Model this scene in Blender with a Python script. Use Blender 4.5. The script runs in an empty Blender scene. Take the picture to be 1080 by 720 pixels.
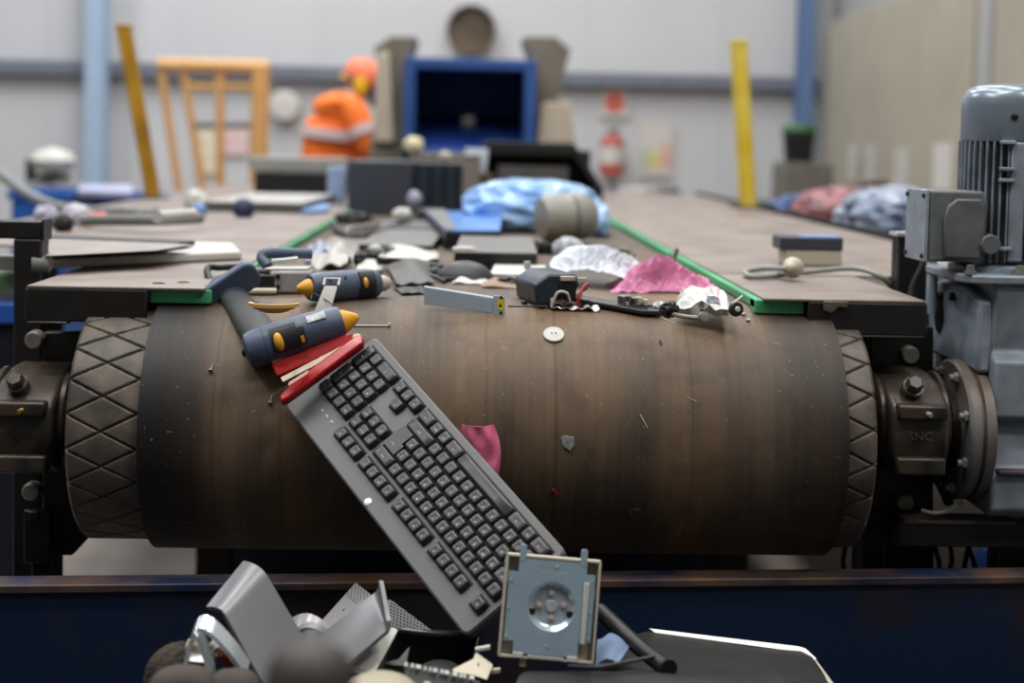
import bpy, bmesh, math, random
from mathutils import Vector as V, Matrix, noise
random.seed(7)
SC = bpy.context.scene
COL = SC.collection
PI = math.pi
R = math.radians

# ------------------------------------------------------------------ camera
FPX = 1500.0
PITCH, ROLL, YAW = R(3.0), R(1.2), R(1.7791345630673645)
Y0 = 229.57152917904                      # row of the optical axis (lens shift)
CAM = V((0, 0, 1.35))
cy, sy = math.cos(YAW), math.sin(YAW)
CF = V((sy*math.cos(PITCH), cy*math.cos(PITCH), -math.sin(PITCH)))
cr = V((cy, -sy, 0)); cu = cr.cross(CF)
CR = math.cos(ROLL)*cr + math.sin(ROLL)*cu
CU = -math.sin(ROLL)*cr + math.cos(ROLL)*cu
cam_data = bpy.data.cameras.new('camera')
cam = bpy.data.objects.new('camera', cam_data); COL.objects.link(cam)
m = Matrix((CR, CU, -CF)).transposed().to_4x4(); m.translation = CAM
cam.matrix_world = m
cam_data.sensor_width = 36; cam_data.lens = FPX*36/1080
cam_data.shift_y = (Y0-360)/1080
cam_data.clip_start = .05
cam_data.dof.use_dof = True
cam_data.dof.focus_distance = 1.93
cam_data.dof.aperture_fstop = 2.5
SC.camera = cam

def ray(px, py): return CF + CR*(px-540)/FPX - CU*(py-Y0)/FPX
def atY(px, py, Y):
    d = ray(px, py); return CAM + d*(Y/d.y)
def atZ(px, py, z):
    d = ray(px, py); return CAM + d*((z-CAM.z)/d.z)
DY, DZ, DR = 2.17, .9175, .191             # drum axis and belt radius
BELT = DZ+DR; DECK = 1.127
def onbelt(px, py, lift=0): return atZ(px, py, BELT+lift)
def ondrum(px, py, lift=0.0):
    """point on the belt (front of the drum, or the flat top behind its crest) seen at a picture point, with its normal"""
    d = ray(px, py); r = DR+lift
    a = d.y**2+d.z**2; oy, oz = -DY, CAM.z-DZ
    b = 2*(oy*d.y+oz*d.z); c = oy*oy+oz*oz-r*r
    D = b*b-4*a*c
    if D >= 0:
        t = (-b-math.sqrt(D))/(2*a); p = CAM+d*t
        if p.y <= DY: return p, V((0, p.y-DY, p.z-DZ)).normalized()
    return atZ(px, py, BELT+lift), V((0, 0, 1))

# ------------------------------------------------------------------ materials
def lin(c): return tuple((x/255/12.92 if x/255 <= .04045 else ((x/255+.055)/1.055)**2.4) for x in c[:3])+(1,)
MATS = {}
def M(name, col, rough=.5, metal=0, var=.25, vs=12, bump=0, bs=150, col2=None, trans=0, alpha=1, coat=0, scale=(1, 1, 1), sheen=0, ior=1.45, spec=.5, detail=6, lo=.35, hi=.7):
    if name in MATS: return MATS[name]
    m = bpy.data.materials.new(name); m.use_nodes = True
    n, l = m.node_tree.nodes, m.node_tree.links
    b = n['Principled BSDF']
    b.inputs['Roughness'].default_value = rough; b.inputs['Metallic'].default_value = metal
    b.inputs['Transmission Weight'].default_value = trans; b.inputs['Alpha'].default_value = alpha
    b.inputs['Coat Weight'].default_value = coat; b.inputs['IOR'].default_value = ior
    b.inputs['Sheen Weight'].default_value = sheen; b.inputs['Specular IOR Level'].default_value = spec
    c1 = lin(col)
    c2 = lin(col2) if col2 else tuple(x*(1-var) for x in c1[:3])+(1,)
    tc = n.new('ShaderNodeTexCoord'); mp = n.new('ShaderNodeMapping'); mp.inputs['Scale'].default_value = scale
    l.new(tc.outputs['Object'], mp.inputs['Vector'])
    nz = n.new('ShaderNodeTexNoise'); nz.inputs['Scale'].default_value = vs; nz.inputs['Detail'].default_value = detail
    l.new(mp.outputs[0], nz.inputs['Vector'])
    cr_ = n.new('ShaderNodeValToRGB'); cr_.color_ramp.elements[0].position = lo; cr_.color_ramp.elements[1].position = hi
    cr_.color_ramp.elements[0].color = c2; cr_.color_ramp.elements[1].color = c1
    l.new(nz.outputs['Fac'], cr_.inputs[0]); l.new(cr_.outputs[0], b.inputs['Base Color'])
    if bump:
        n2 = n.new('ShaderNodeTexNoise'); n2.inputs['Scale'].default_value = bs; n2.inputs['Detail'].default_value = 4
        l.new(mp.outputs[0], n2.inputs['Vector'])
        bp = n.new('ShaderNodeBump'); bp.inputs['Strength'].default_value = bump; bp.inputs['Distance'].default_value = .002
        l.new(n2.outputs['Fac'], bp.inputs['Height']); l.new(bp.outputs[0], b.inputs['Normal'])
    MATS[name] = m; return m

# ------------------------------------------------------------------ mesh builder (world coordinates, or local under M)
class MB:
    def __init__(s, Mx=None): s.bm = bmesh.new(); s.M = Mx or Matrix()
    def add(s, vs, fs, mi=0):
        bv = [s.bm.verts.new(s.M @ V(v)) for v in vs]
        for f in fs:
            try: s.bm.faces.new([bv[i] for i in f]).material_index = mi
            except ValueError: pass
        return bv
    def box(s, c, size, Rm=None, mi=0, top=(1, 1)):
        x, y, z = [q/2 for q in size]; c = V(c); tx, ty = top
        vs = [(-x, -y, -z), (x, -y, -z), (x, y, -z), (-x, y, -z), (-x*tx, -y*ty, z), (x*tx, -y*ty, z), (x*tx, y*ty, z), (-x*tx, y*ty, z)]
        vs = [c+((Rm @ V(v)) if Rm else V(v)) for v in vs]
        s.add(vs, [(3, 2, 1, 0), (4, 5, 6, 7), (0, 1, 5, 4), (1, 2, 6, 5), (2, 3, 7, 6), (3, 0, 4, 7)], mi); return s
    def span(s, a, b, mi=0):
        a, b = V(a), V(b); return s.box((a+b)/2, [abs(q) for q in (b-a)], mi=mi)
    def lathe(s, p0, axis, prof, n=32, ref=None, mi=0, squash=None, a0=0, caps=(1, 1)):
        """profile [(radius, distance along the axis)]"""
        p0 = V(p0); ax = V(axis).normalized()
        u = V(ref) if ref else (V((0, 0, 1)) if abs(ax.z) < .9 else V((1, 0, 0)))
        u = (u-ax*u.dot(ax)).normalized(); w = ax.cross(u)
        su, sw = squash or (1, 1)
        vs, fs = [], []
        for r, h in prof:
            for k in range(n):
                t = 2*PI*k/n+a0; vs.append(p0+ax*h+u*(r*su*math.cos(t))+w*(r*sw*math.sin(t)))
        for i in range(len(prof)-1):
            for k in range(n):
                k2 = (k+1) % n; fs.append((i*n+k, i*n+k2, (i+1)*n+k2, (i+1)*n+k))
        if caps[0]: fs.append(tuple(range(n))[::-1])
        if caps[1]: fs.append(tuple((len(prof)-1)*n+k for k in range(n)))
        s.add(vs, fs, mi); return s
    def cyl(s, p0, p1, r0, r1=None, n=24, mi=0, bev=0, a0=0):
        p0, p1 = V(p0), V(p1); h = (p1-p0).length; r1 = r0 if r1 is None else r1
        prof = [(r0-bev, 0), (r0, bev), (r1, h-bev), (r1-bev, h)] if bev else [(r0, 0), (r1, h)]
        return s.lathe(p0, p1-p0, prof, n, mi=mi, a0=a0)
    def tube(s, pts, r, n=10, mi=0, flat=None):
        pts = [V(p) for p in pts]; vs, fs = [], []
        N = len(pts); u = None
        for i, p in enumerate(pts):
            t = (pts[min(i+1, N-1)]-pts[max(i-1, 0)]).normalized()
            if u is None:
                u = V((0, 0, 1)) if abs(t.z) < .9 else V((1, 0, 0))
            u = (u-t*u.dot(t)).normalized(); w = t.cross(u)
            rr = r[i] if isinstance(r, (list, tuple)) else r
            fu, fw = flat or (1, 1)
            for k in range(n):
                a = 2*PI*k/n; vs.append(p+u*(rr*fu*math.cos(a))+w*(rr*fw*math.sin(a)))
        for i in range(N-1):
            for k in range(n):
                k2 = (k+1) % n; fs.append((i*n+k, i*n+k2, (i+1)*n+k2, (i+1)*n+k))
        fs.append(tuple(range(n))[::-1]); fs.append(tuple((N-1)*n+k for k in range(n)))
        s.add(vs, fs, mi); return s
    def prism(s, poly, h0, h1, ax='z', mi=0):
        """polygon in a plane, extruded along ax: z:(x,y) x:(y,z) y:(x,z)"""
        f = {'z': lambda p, h: (p[0], p[1], h), 'x': lambda p, h: (h, p[0], p[1]), 'y': lambda p, h: (p[0], h, p[1])}[ax]
        n = len(poly); vs = [f(p, h0) for p in poly]+[f(p, h1) for p in poly]
        fs = [tuple(range(n))[::-1], tuple(range(n, 2*n))]+[(i, (i+1) % n, n+(i+1) % n, n+i) for i in range(n)]
        s.add(vs, fs, mi); return s
    def slab(s, poly, d, mi=0):
        """a polygon of points in space, given a thickness along the vector d"""
        poly = [V(p) for p in poly]; d = V(d); n = len(poly)
        vs = poly+[p+d for p in poly]
        fs = [tuple(range(n))[::-1], tuple(range(n, 2*n))]+[(i, (i+1) % n, n+(i+1) % n, n+i) for i in range(n)]
        s.add(vs, fs, mi); return s
    def patch(s, fn, nu, nv, th, mi=0):
        """a sheet fn(u,v) with real thickness"""
        P = [[V(fn(i/nu, j/nv)) for j in range(nv+1)] for i in range(nu+1)]
        vs, idx = [], {}
        for i in range(nu+1):
            for j in range(nv+1):
                du = P[min(i+1, nu)][j]-P[max(i-1, 0)][j]; dv = P[i][min(j+1, nv)]-P[i][max(j-1, 0)]
                nn = du.cross(dv).normalized()
                idx[i, j] = len(vs); vs += [P[i][j], P[i][j]-nn*th]
        fs = []
        g = lambda i, j, k: idx[i, j]+k
        for i in range(nu):
            for j in range(nv):
                fs.append((g(i, j, 0), g(i+1, j, 0), g(i+1, j+1, 0), g(i, j+1, 0)))
                fs.append((g(i, j, 1), g(i, j+1, 1), g(i+1, j+1, 1), g(i+1, j, 1)))
        for i in range(nu):
            fs.append((g(i, 0, 0), g(i, 0, 1), g(i+1, 0, 1), g(i+1, 0, 0)))
            fs.append((g(i, nv, 0), g(i+1, nv, 0), g(i+1, nv, 1), g(i, nv, 1)))
        for j in range(nv):
            fs.append((g(0, j, 0), g(0, j+1, 0), g(0, j+1, 1), g(0, j, 1)))
            fs.append((g(nu, j, 0), g(nu, j, 1), g(nu, j+1, 1), g(nu, j+1, 0)))
        s.add(vs, fs, mi); return s
    def blob(s, c, rad, seed=0, amp=.25, freq=2.2, sub=4, ridge=True, floor=None, Rm=None, mi=0, pw=1.0):
        b2 = bmesh.new(); bmesh.ops.create_icosphere(b2, subdivisions=sub, radius=1)
        c = V(c); vs = []
        for v in b2.verts:
            p = v.co.copy()
            if pw != 1: p = V([math.copysign(abs(q)**pw, q) for q in p])
            o = V((seed*7.1, seed*3.7, seed*1.3))
            k = noise.fractal(p*freq+o, 1.0, 2.0, 3)
            if ridge: k = .5-abs(k)*1.6
            q = p*(1+amp*k)
            q = V((q.x*rad[0], q.y*rad[1], q.z*rad[2]))
            if Rm: q = Rm @ q
            q = c+q
            if floor is not None and q.z < floor: q.z = floor
            vs.append(q)
        fs = [tuple(v.index for v in f.verts) for f in b2.faces]
        b2.free(); s.add(vs, fs, mi); return s
    def text(s, body, size, Mx, depth=.0004, mi=0, align='CENTER'):
        cu_ = bpy.data.curves.new('t', 'FONT'); cu_.body = body; cu_.size = size; cu_.extrude = depth
        cu_.align_x = align; cu_.align_y = 'CENTER'; cu_.resolution_u = 2
        o = bpy.data.objects.new('t', cu_); COL.objects.link(o)
        dg = bpy.context.evaluated_depsgraph_get(); dg.update()
        me = o.evaluated_get(dg).to_mesh()
        s.add([Mx @ v.co for v in me.vertices], [tuple(p.vertices) for p in me.polygons], mi)
        o.evaluated_get(dg).to_mesh_clear(); bpy.data.objects.remove(o); bpy.data.curves.remove(cu_); return s
    def build(s, name, mats, parent=None, at=None, bev=0, smooth=40, seg=2, norm=True, sub=0):
        if norm: bmesh.ops.recalc_face_normals(s.bm, faces=s.bm.faces[:])
        o0 = parent_origin(parent) if parent else V(at if at is not None else base_of(s.bm))
        for v in s.bm.verts: v.co -= o0
        me = bpy.data.meshes.new(name); s.bm.to_mesh(me); s.bm.free()
        for m_ in (mats if isinstance(mats, (list, tuple)) else [mats]): me.materials.append(m_)
        if smooth:
            me.polygons.foreach_set('use_smooth', [True]*len(me.polygons)); me.set_sharp_from_angle(angle=R(smooth))
        o = bpy.data.objects.new(name, me); COL.objects.link(o)
        if parent: o.parent = parent
        else: o.location = o0
        if bev:
            b = o.modifiers.new('edge', 'BEVEL'); b.width = bev; b.segments = seg; b.limit_method = 'ANGLE'; b.angle_limit = R(38)
        if sub:
            b = o.modifiers.new('sub', 'SUBSURF'); b.levels = b.render_levels = sub
        return o
def base_of(bm):
    xs = [v.co for v in bm.verts]
    return V((sum(v.x for v in xs)/len(xs), sum(v.y for v in xs)/len(xs), min(v.z for v in xs)))
def parent_origin(p):
    o = V((0, 0, 0))
    while p is not None: o += p.location; p = p.parent
    return o
def tag(o, label, cat, group=None, kind=None):
    o['label'] = label; o['category'] = cat
    if group: o['group'] = group
    if kind: o['kind'] = kind
    return o
def thing(name, label, cat, loc, group=None):
    o = bpy.data.objects.new(name, None); COL.objects.link(o); o.location = V(loc); o.empty_display_size = .05
    return tag(o, label, cat, group)
def struct(o): o['kind'] = 'structure'; return o
def frame(loc, xa, ya):
    xa = V(xa).normalized(); ya = V(ya); ya = (ya-xa*ya.dot(xa)).normalized(); za = xa.cross(ya)
    m = Matrix((xa, ya, za)).transposed().to_4x4(); m.translation = V(loc); return m
def frameN(loc, n, xa):
    n = V(n).normalized(); xa = V(xa); xa = (xa-n*xa.dot(n)).normalized()
    return frame(loc, xa, n.cross(xa))
def lerp(a, b, t): return V(a)*(1-t)+V(b)*t
def bil(A, B, C, D):
    A, B, C, D = V(A), V(B), V(C), V(D)
    return lambda u, v: A*(1-u)*(1-v)+B*u*(1-v)+C*u*v+D*(1-u)*v
def spline(pts, n=12):
    pts = [V(p) for p in pts]; out = []
    P = [pts[0]*2-pts[1]]+pts+[pts[-1]*2-pts[-2]]
    for i in range(1, len(P)-2):
        for k in range(n):
            t = k/n; a, b, c, d = P[i-1], P[i], P[i+1], P[i+2]
            out.append(.5*((2*b)+(c-a)*t+(2*a-5*b+4*c-d)*t*t+(-a+3*b-3*c+d)*t**3))
    out.append(pts[-1]); return out
def rrect(w, h, r, n=5):
    o = []
    for cx, cy_, a in ((w/2-r, h/2-r, 0), (-w/2+r, h/2-r, 90), (-w/2+r, -h/2+r, 180), (w/2-r, -h/2+r, 270)):
        for k in range(n+1):
            t = R(a+90*k/n); o.append((cx+r*math.cos(t), cy_+r*math.sin(t)))
    return o
# ------------------------------------------------------------------ materials used all over
m_wall = M('wall_panel', (196, 197, 200), .55, var=.06, vs=1.2)
m_wall_r = M('concrete_panel', (164, 158, 143), .8, var=.16, vs=1.6, bump=.1, bs=60)
m_wallgrey = M('wall_grey', (158, 159, 158), .7, var=.08, vs=1.5)
m_floor = M('concrete_floor', (150, 140, 130), .6, col2=(105, 96, 88), vs=2.2, bump=.15, bs=40)
m_girt = M('girt_grey', (112, 118, 132), .5, var=.15)
m_colL = M('column_light_blue', (158, 180, 204), .45, var=.1)
m_colR = M('column_blue', (92, 118, 158), .45, var=.1)
m_black = M('black_paint', (17, 17, 18), .42, col2=(30, 28, 26), vs=30, bump=.1, bs=90)
m_blackp = M('black_plastic', (24, 24, 26), .45, var=.3, vs=40)
m_rubber = M('black_rubber', (38, 36, 34), .62, col2=(58, 53, 48), vs=25, scale=(6, 1, 1), bump=.15, bs=120)
m_lag = M('lagging_rubber', (104, 94, 84), .5, col2=(64, 58, 53), vs=22, bump=.2, bs=140)
m_bolt = M('zinc_bolt', (150, 144, 136), .5, .3, var=.35, vs=60)
m_steel = M('worn_steel', (150, 148, 146), .35, .9, var=.3, vs=40)
m_cast = M('black_casting', (32, 32, 33), .36, col2=(62, 53, 44), vs=18, bump=.45, bs=110, lo=.48, hi=.62)
m_grey = M('grey_enamel', (142, 153, 164), .38, col2=(114, 122, 130), vs=24, bump=.12, bs=120, spec=.5)
m_greyd = M('grey_enamel_dark', (108, 112, 116), .5, col2=(86, 88, 91), vs=24, bump=.12, bs=120)  # darker, rougher grey for motor body, terminal box and gland parts
m_cap = M('fan_cowl_paint', (128, 140, 152), .28, .35, var=.1, vs=10)
m_rust = M('rusty_flange', (118, 120, 122), .5, .3, col2=(104, 90, 78), vs=16, bump=.2, bs=100)
m_skip = M('blue_rusty_paint', (10, 32, 60), .5, col2=(44, 32, 26), vs=5, bump=.25, bs=60, lo=.34, hi=.5)
m_bluedark = M('dark_blue_paint', (15, 27, 55), .5, var=.4, vs=5)
m_green = M('green_wear_plastic', (74, 176, 118), .45, col2=(58, 146, 98), vs=16, scale=(1, .3, 1))
m_deck = M('deck_steel', (146, 136, 129), .5, .15, col2=(116, 104, 97), vs=7, bump=.12, bs=70)
m_rim = M('rusty_rim', (112, 84, 58), .5, .1, col2=(24, 36, 62), vs=9, bump=.2, bs=70)
m_cable = M('black_cable', (26, 26, 27), .5)
m_gcable = M('grey_cable', (150, 150, 146), .5)
m_white = M('white_plastic', (196, 195, 189), .45, var=.08)
m_cream = M('cream_plastic', (190, 182, 164), .5, var=.14)
m_dkgrey = M('dark_grey_plastic', (58, 58, 60), .5, var=.25)
m_midgrey = M('mid_grey_plastic', (112, 112, 112), .5, var=.15)
m_ltgrey = M('light_grey_plastic', (178, 178, 176), .5, var=.1)
m_silver = M('silver_plastic', (178, 178, 180), .32, .55, var=.05)
m_alu = M('aluminium', (186, 202, 214), .32, .4, var=.1, vs=30)
m_yellow = M('yellow_paint', (226, 208, 92), .45, col2=(214, 180, 44), vs=6)
m_yellowo = M('yellow_paint_old', (196, 150, 34), .5, col2=(150, 108, 22), vs=6)
m_orange = M('orange_frame_paint', (212, 164, 104), .5, var=.12)
m_red = M('red_lacquer', (176, 22, 26), .3, var=.15, vs=20, coat=.3)
m_bluep = M('blue_plastic', (40, 92, 170), .45, var=.2)
m_pcb = M('circuit_board', (36, 84, 58), .5, col2=(22, 50, 36), vs=60)
m_brown = M('brown_plastic', (96, 74, 60), .5)

# belt: worn brown rubber with streaks along its travel, black edges
def belt_mat():
    m = bpy.data.materials.new('conveyor_belt_rubber'); m.use_nodes = True
    n, l = m.node_tree.nodes, m.node_tree.links; b = n['Principled BSDF']
    tc = n.new('ShaderNodeTexCoord')
    def noi(scale, vs, det=5):
        mp = n.new('ShaderNodeMapping'); mp.inputs['Scale'].default_value = scale
        z = n.new('ShaderNodeTexNoise'); z.inputs['Scale'].default_value = vs; z.inputs['Detail'].default_value = det
        l.new(tc.outputs['Object'], mp.inputs[0]); l.new(mp.outputs[0], z.inputs['Vector']); return z.outputs['Fac']
    def ramp(fac, pts):
        r = n.new('ShaderNodeValToRGB'); e = r.color_ramp.elements
        while len(e) < len(pts): e.new(.5)
        for q, (p, c) in zip(e, pts): q.position = p; q.color = c if len(c) == 4 else lin(c)
        l.new(fac, r.inputs[0]); return r.outputs[0]
    def mix(f, a, bb, mode='MIX'):
        x = n.new('ShaderNodeMix'); x.data_type = 'RGBA'; x.blend_type = mode
        if isinstance(f, float): x.inputs['Factor'].default_value = f
        else: l.new(f, x.inputs['Factor'])
        l.new(a, x.inputs['A']); l.new(bb, x.inputs['B']); return x.outputs['Result']
    streak = ramp(noi((110, 1.6, 1.6), 1.0, 6), [(.3, (82, 70, 58)), (.5, (91, 78, 65)), (.72, (101, 87, 73))])
    broad = ramp(noi((4, .5, .5), 1.6, 3), [(.34, (178, 178, 178)), (.66, (255, 244, 230))])
    base = mix(.85, streak, broad, 'MULTIPLY')
    tan = ramp(noi((7, 2.2, 2.2), 1.0, 4), [(.46, (0, 0, 0, 1)), (.68, (1, 1, 1, 1))])
    rgb = n.new('ShaderNodeRGB'); rgb.outputs[0].default_value = lin((134, 104, 72))
    tm = n.new('ShaderNodeMath'); tm.operation = 'MULTIPLY'; tm.inputs[1].default_value = .55
    l.new(tan, tm.inputs[0]); base = mix(tm.outputs[0], base, rgb.outputs[0])
    # blotches and specks of dirt
    spots = ramp(noi((1, 1, 1), 26, 5), [(.36, (120, 112, 106)), (.5, (255, 255, 255))])
    base = mix(.25, base, spots, 'MULTIPLY')
    sx = n.new('ShaderNodeSeparateXYZ'); l.new(tc.outputs['Object'], sx.inputs[0])
    wob = n.new('ShaderNodeMath'); wob.operation = 'MULTIPLY_ADD'; wob.inputs[1].default_value = .05
    l.new(noi((30, .6, .6), 1, 3), wob.inputs[0]); l.new(sx.outputs['X'], wob.inputs[2])
    edge = ramp(mapr(n, l, wob.outputs[0], -.6, .7), [(.115, lin((40, 39, 38))), (.15, lin((110, 104, 98))), (.195, (1, 1, 1, 1)), (.785, (1, 1, 1, 1)), (.83, lin((158, 158, 160))), (.885, lin((84, 83, 82)))])
    base = mix(1.0, base, edge, 'MULTIPLY')
    # worn grooves along the belt
    for xg, w, k in ((.087, .0022, .45), (-.012, .0016, .55), (-.30, .0018, .6), (.28, .0014, .65), (-.43, .003, .35), (-.395, .002, .5)):
        c = n.new('ShaderNodeMath'); c.operation = 'COMPARE'; c.inputs[1].default_value = xg; c.inputs[2].default_value = w
        w2 = n.new('ShaderNodeMath'); w2.operation = 'MULTIPLY_ADD'; w2.inputs[1].default_value = .006; 
        l.new(noi((1, 6, 6), 1, 2), w2.inputs[0]); l.new(sx.outputs['X'], w2.inputs[2])
        l.new(w2.outputs[0], c.inputs[0])
        d = n.new('ShaderNodeMath'); d.operation = 'MULTIPLY'; d.inputs[1].default_value = (1-k)*.7; l.new(c.outputs[0], d.inputs[0])
        dk = n.new('ShaderNodeRGB'); dk.outputs[0].default_value = lin((40, 34, 29)); base = mix(d.outputs[0], base, dk.outputs[0])
    specks = ramp(noi((1, 1, 1), 170, 2), [(.70, (0, 0, 0, 1)), (.745, (1, 1, 1, 1))])
    sm = n.new('ShaderNodeMath'); sm.operation = 'MULTIPLY'; sm.inputs[1].default_value = .5; l.new(specks, sm.inputs[0])
    sc_ = n.new('ShaderNodeRGB'); sc_.outputs[0].default_value = lin((150, 136, 118)); base = mix(sm.outputs[0], base, sc_.outputs[0])
    l.new(base, b.inputs['Base Color'])
    b.inputs['Roughness'].default_value = .6
    bp = n.new('ShaderNodeBump'); bp.inputs['Strength'].default_value = .25; bp.inputs['Distance'].default_value = .002
    l.new(noi((70, 3, 3), 2.0, 5), bp.inputs['Height']); l.new(bp.outputs[0], b.inputs['Normal'])
    return m
def mapr(n, l, val, a, b_):
    x = n.new('ShaderNodeMapRange'); x.inputs['From Min'].default_value = a; x.inputs['From Max'].default_value = b_
    l.new(val, x.inputs['Value']); return x.outputs['Result']
m_belt = belt_mat()

# ------------------------------------------------------------------ hall
YW, XR = 11.2, 2.73
o = MB().span((-12, -7, -.1), (6, YW+1, 0)).build('floor', m_floor, at=(0, 0, 0)); struct(o)
w = MB().span((-12, YW, 0), (6, YW+.15, 7))
x = -11.7
while x < 3: w.span((x, YW-.006, 0), (x+.02, YW, 7)); x += 1.05
struct(w.build('wall_back', m_wall, at=(0, YW, 0)))
struct(MB().span((XR+.12, -7, 0), (XR+.3, YW, 7)).build('wall_right', m_wallgrey, at=(XR, 0, 0)))
w = MB()
for a, b in ((7.72, YW-.35), (4.2, 7.66), (.7, 4.14), (-3, .64)): w.span((XR, a, 0), (XR+.11, b, 2.32))
o = struct(w.build('wall_right_lower', m_wall_r, at=(XR, 0, 0), bev=.01))
o.name = 'wall_right_inner'
struct(MB().span((XR-.02, 7.40, 0), (XR+.14, 7.56, 7)).build('column_right_hall', m_wallgrey))
struct(MB().span((-12, -7, 0), (-11.8, YW, 7)).build('wall_left', m_wallgrey))
struct(MB().span((-12, -7, 0), (6, -6.85, 7)).build('wall_front', m_wallgrey))
# horizontal rail along the far wall and the two steel columns
zt = atY(730, 86, YW-.1).z
struct(MB().span((-11, YW-.12, zt-.05), (XR, YW-.02, zt+.05)).build('trim_1', m_girt))
pl, pr = atY(102, 90, YW-.2), atY(849, 60, YW-.2)
def hbeam(name, p, mat, wd):
    b = MB()
    b.span((p.x-wd/2, p.y-.09, 0), (p.x+wd/2, p.y-.07, 7)); b.span((p.x-wd/2, p.y+.07, 0), (p.x+wd/2, p.y+.09, 7)); b.span((p.x-.01, p.y-.08, 0), (p.x+.01, p.y+.08, 7))
    struct(b.build(name, mat))
hbeam('column_left', pl, m_colL, .14); hbeam('column_right', pr, m_colR, .11)

# ------------------------------------------------------------------ conveyor
cv = thing('belt_conveyor', 'wide belt conveyor with worn brown belt wrapped round its black-grooved end drum', 'conveyor', (.046, DY, 0))
BX0, BX1 = -.456, .547
path = [(6.9, BELT)]+[(DY+.25*k, BELT) for k in range(12, 0, -1)]
path += [(DY-DR*math.sin(a), DZ+DR*math.cos(a)) for a in [PI*k/72 for k in range(73)]]
path += [(DY+.3*k, DZ-DR) for k in range(1, 16)]
inner = [(6.9, BELT-.010)]+[(DY+.25*k, BELT-.010) for k in range(12, 0, -1)]
inner += [(DY-(DR-.01)*math.sin(a), DZ+(DR-.01)*math.cos(a)) for a in [PI*k/72 for k in range(73)]]
inner += [(DY+.3*k, DZ-DR+.01) for k in range(1, 16)]
b = MB(); n = len(path)
vs = [(BX0, y, z) for y, z in path]+[(BX1, y, z) for y, z in path]+[(BX0, y, z) for y, z in inner]+[(BX1, y, z) for y, z in inner]
fs = []
for i in range(n-1):
    fs += [(i, i+1, n+i+1, n+i), (2*n+i, 3*n+i, 3*n+i+1, 2*n+i+1), (i, 2*n+i, 2*n+i+1, i+1), (n+i, n+i+1, 3*n+i+1, 3*n+i)]
b.add(vs, fs); b.build('belt', m_belt, cv, smooth=60)
# drum core with grooved rubber lagging on both ends
RL = DR-.0125
def lagging(x0, x1, name, ph):
    nu, nx = 620, max(24, int((x1-x0)/.0016)); p = .0502
    vs, fs = [], []
    for i in range(nu):
        a = 2*PI*i/nu
        for j in range(nx+1):
            x = x0+(x1-x0)*j/nx; s = a*RL
            d = 0
            for sg in (1, -1):
                q = (s+sg*.5*(x-x0)+ph)/p; q = abs(q-round(q))*p*.894
                d = max(d, 1-q/.0019)
            d = max(0, min(1, d*1.5))
            e = min(x-x0, x1-x)
            r = RL-.0042*d-max(0, .006-e)**2/.006
            vs.append((x, DY-r*math.sin(a), DZ+r*math.cos(a)))
    for i in range(nu):
        i2 = (i+1) % nu
        for j in range(nx): fs.append((i*(nx+1)+j, i*(nx+1)+j+1, i2*(nx+1)+j+1, i2*(nx+1)+j))
    bb = MB(); bb.add(vs, fs); return bb.build(name, m_lag, cv, smooth=50)
LX0, LX1, RX0, RX1 = -.560, -.445, .535, .592
lagging(LX0, LX1, 'drum_lagging', .012)
lagging(RX0, RX1, 'drum_lagging', .03)
MB().lathe((LX0+.004, DY, DZ), (1, 0, 0), [(.05, 0), (RL-.012, 0), (RL-.008, .01), (RL-.008, RX1-LX0-.02), (RL-.012, RX1-LX0-.008), (.05, RX1-LX0-.008)], 64).build('drum_shell', m_black, cv)
MB().cyl((LX0-.16, DY, DZ), (RX1+.20, DY, DZ), .034, bev=.002).build('shaft', m_steel, cv)
# green wear strips beside the belt, and the steel decks they carry
zr = BELT-.006
for name, xa, xb in (('skirt_rail', -.468, -.378), ('skirt_rail', .433, .508)):
    MB().span((xa, 2.115, BELT+.001), (xb, 6.6, DECK-.0035)).span((xa, 2.112, zr), (xb, 2.15, DECK-.0035)).build(name, m_green, cv, bev=.002)
def deck(x0, x1, y0, y1, inner_x):
    b = MB().span((x0, y0, DECK-.004), (x1, y1, DECK)); return b.build('deck_plate', m_deck, cv, bev=.001)
deck(-.645, -.386, 2.10, 2.84, 0); deck(-1.16, -.386, 2.855, 6.6, 0)
deck(.444, .688, 2.10, 2.50, 0); deck(.444, 1.06, 2.515, 6.6, 0)
for xa, xb, sg in ((-.645, -.470, -1), (.510, .688, 1)):       # folded front skirt of each deck
    f = MB()
    f.span((xa, 2.10, 1.074), (xb, 2.106, DECK-.004))
    xo = xa if sg < 0 else xb
    f.span((xo-.003, 2.10, 1.074), (xo+.003, 2.84 if sg < 0 else 2.5, DECK-.004))
    f.span((xa, 2.10, 1.070), (xa+.06 if sg < 0 else xb, 2.13, 1.075))
    f.build('deck_skirt', m_black, cv, bev=.003)
# side frame: channels under the decks, legs, cross base
f = MB()
for sx in (-1, 1):
    xa = -.60 if sx < 0 else .66
    f.span((xa-.02, 2.35, .86), (xa+.02, 6.6, 1.07))
    for y in (3.4, 5.0, 6.4): f.span((xa-.04, y, 0), (xa+.04, y+.08, .9))
f.build('side_channel', m_black, cv)
MB().span((-.70, 4.25, .0), (.80, 6.6, .42)).build('machine_base', m_bluedark, cv)
MB().span((-.62, 3.0, .66), (.66, 3.06, .725)).build('cross_member', m_bluedark, cv)
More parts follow.
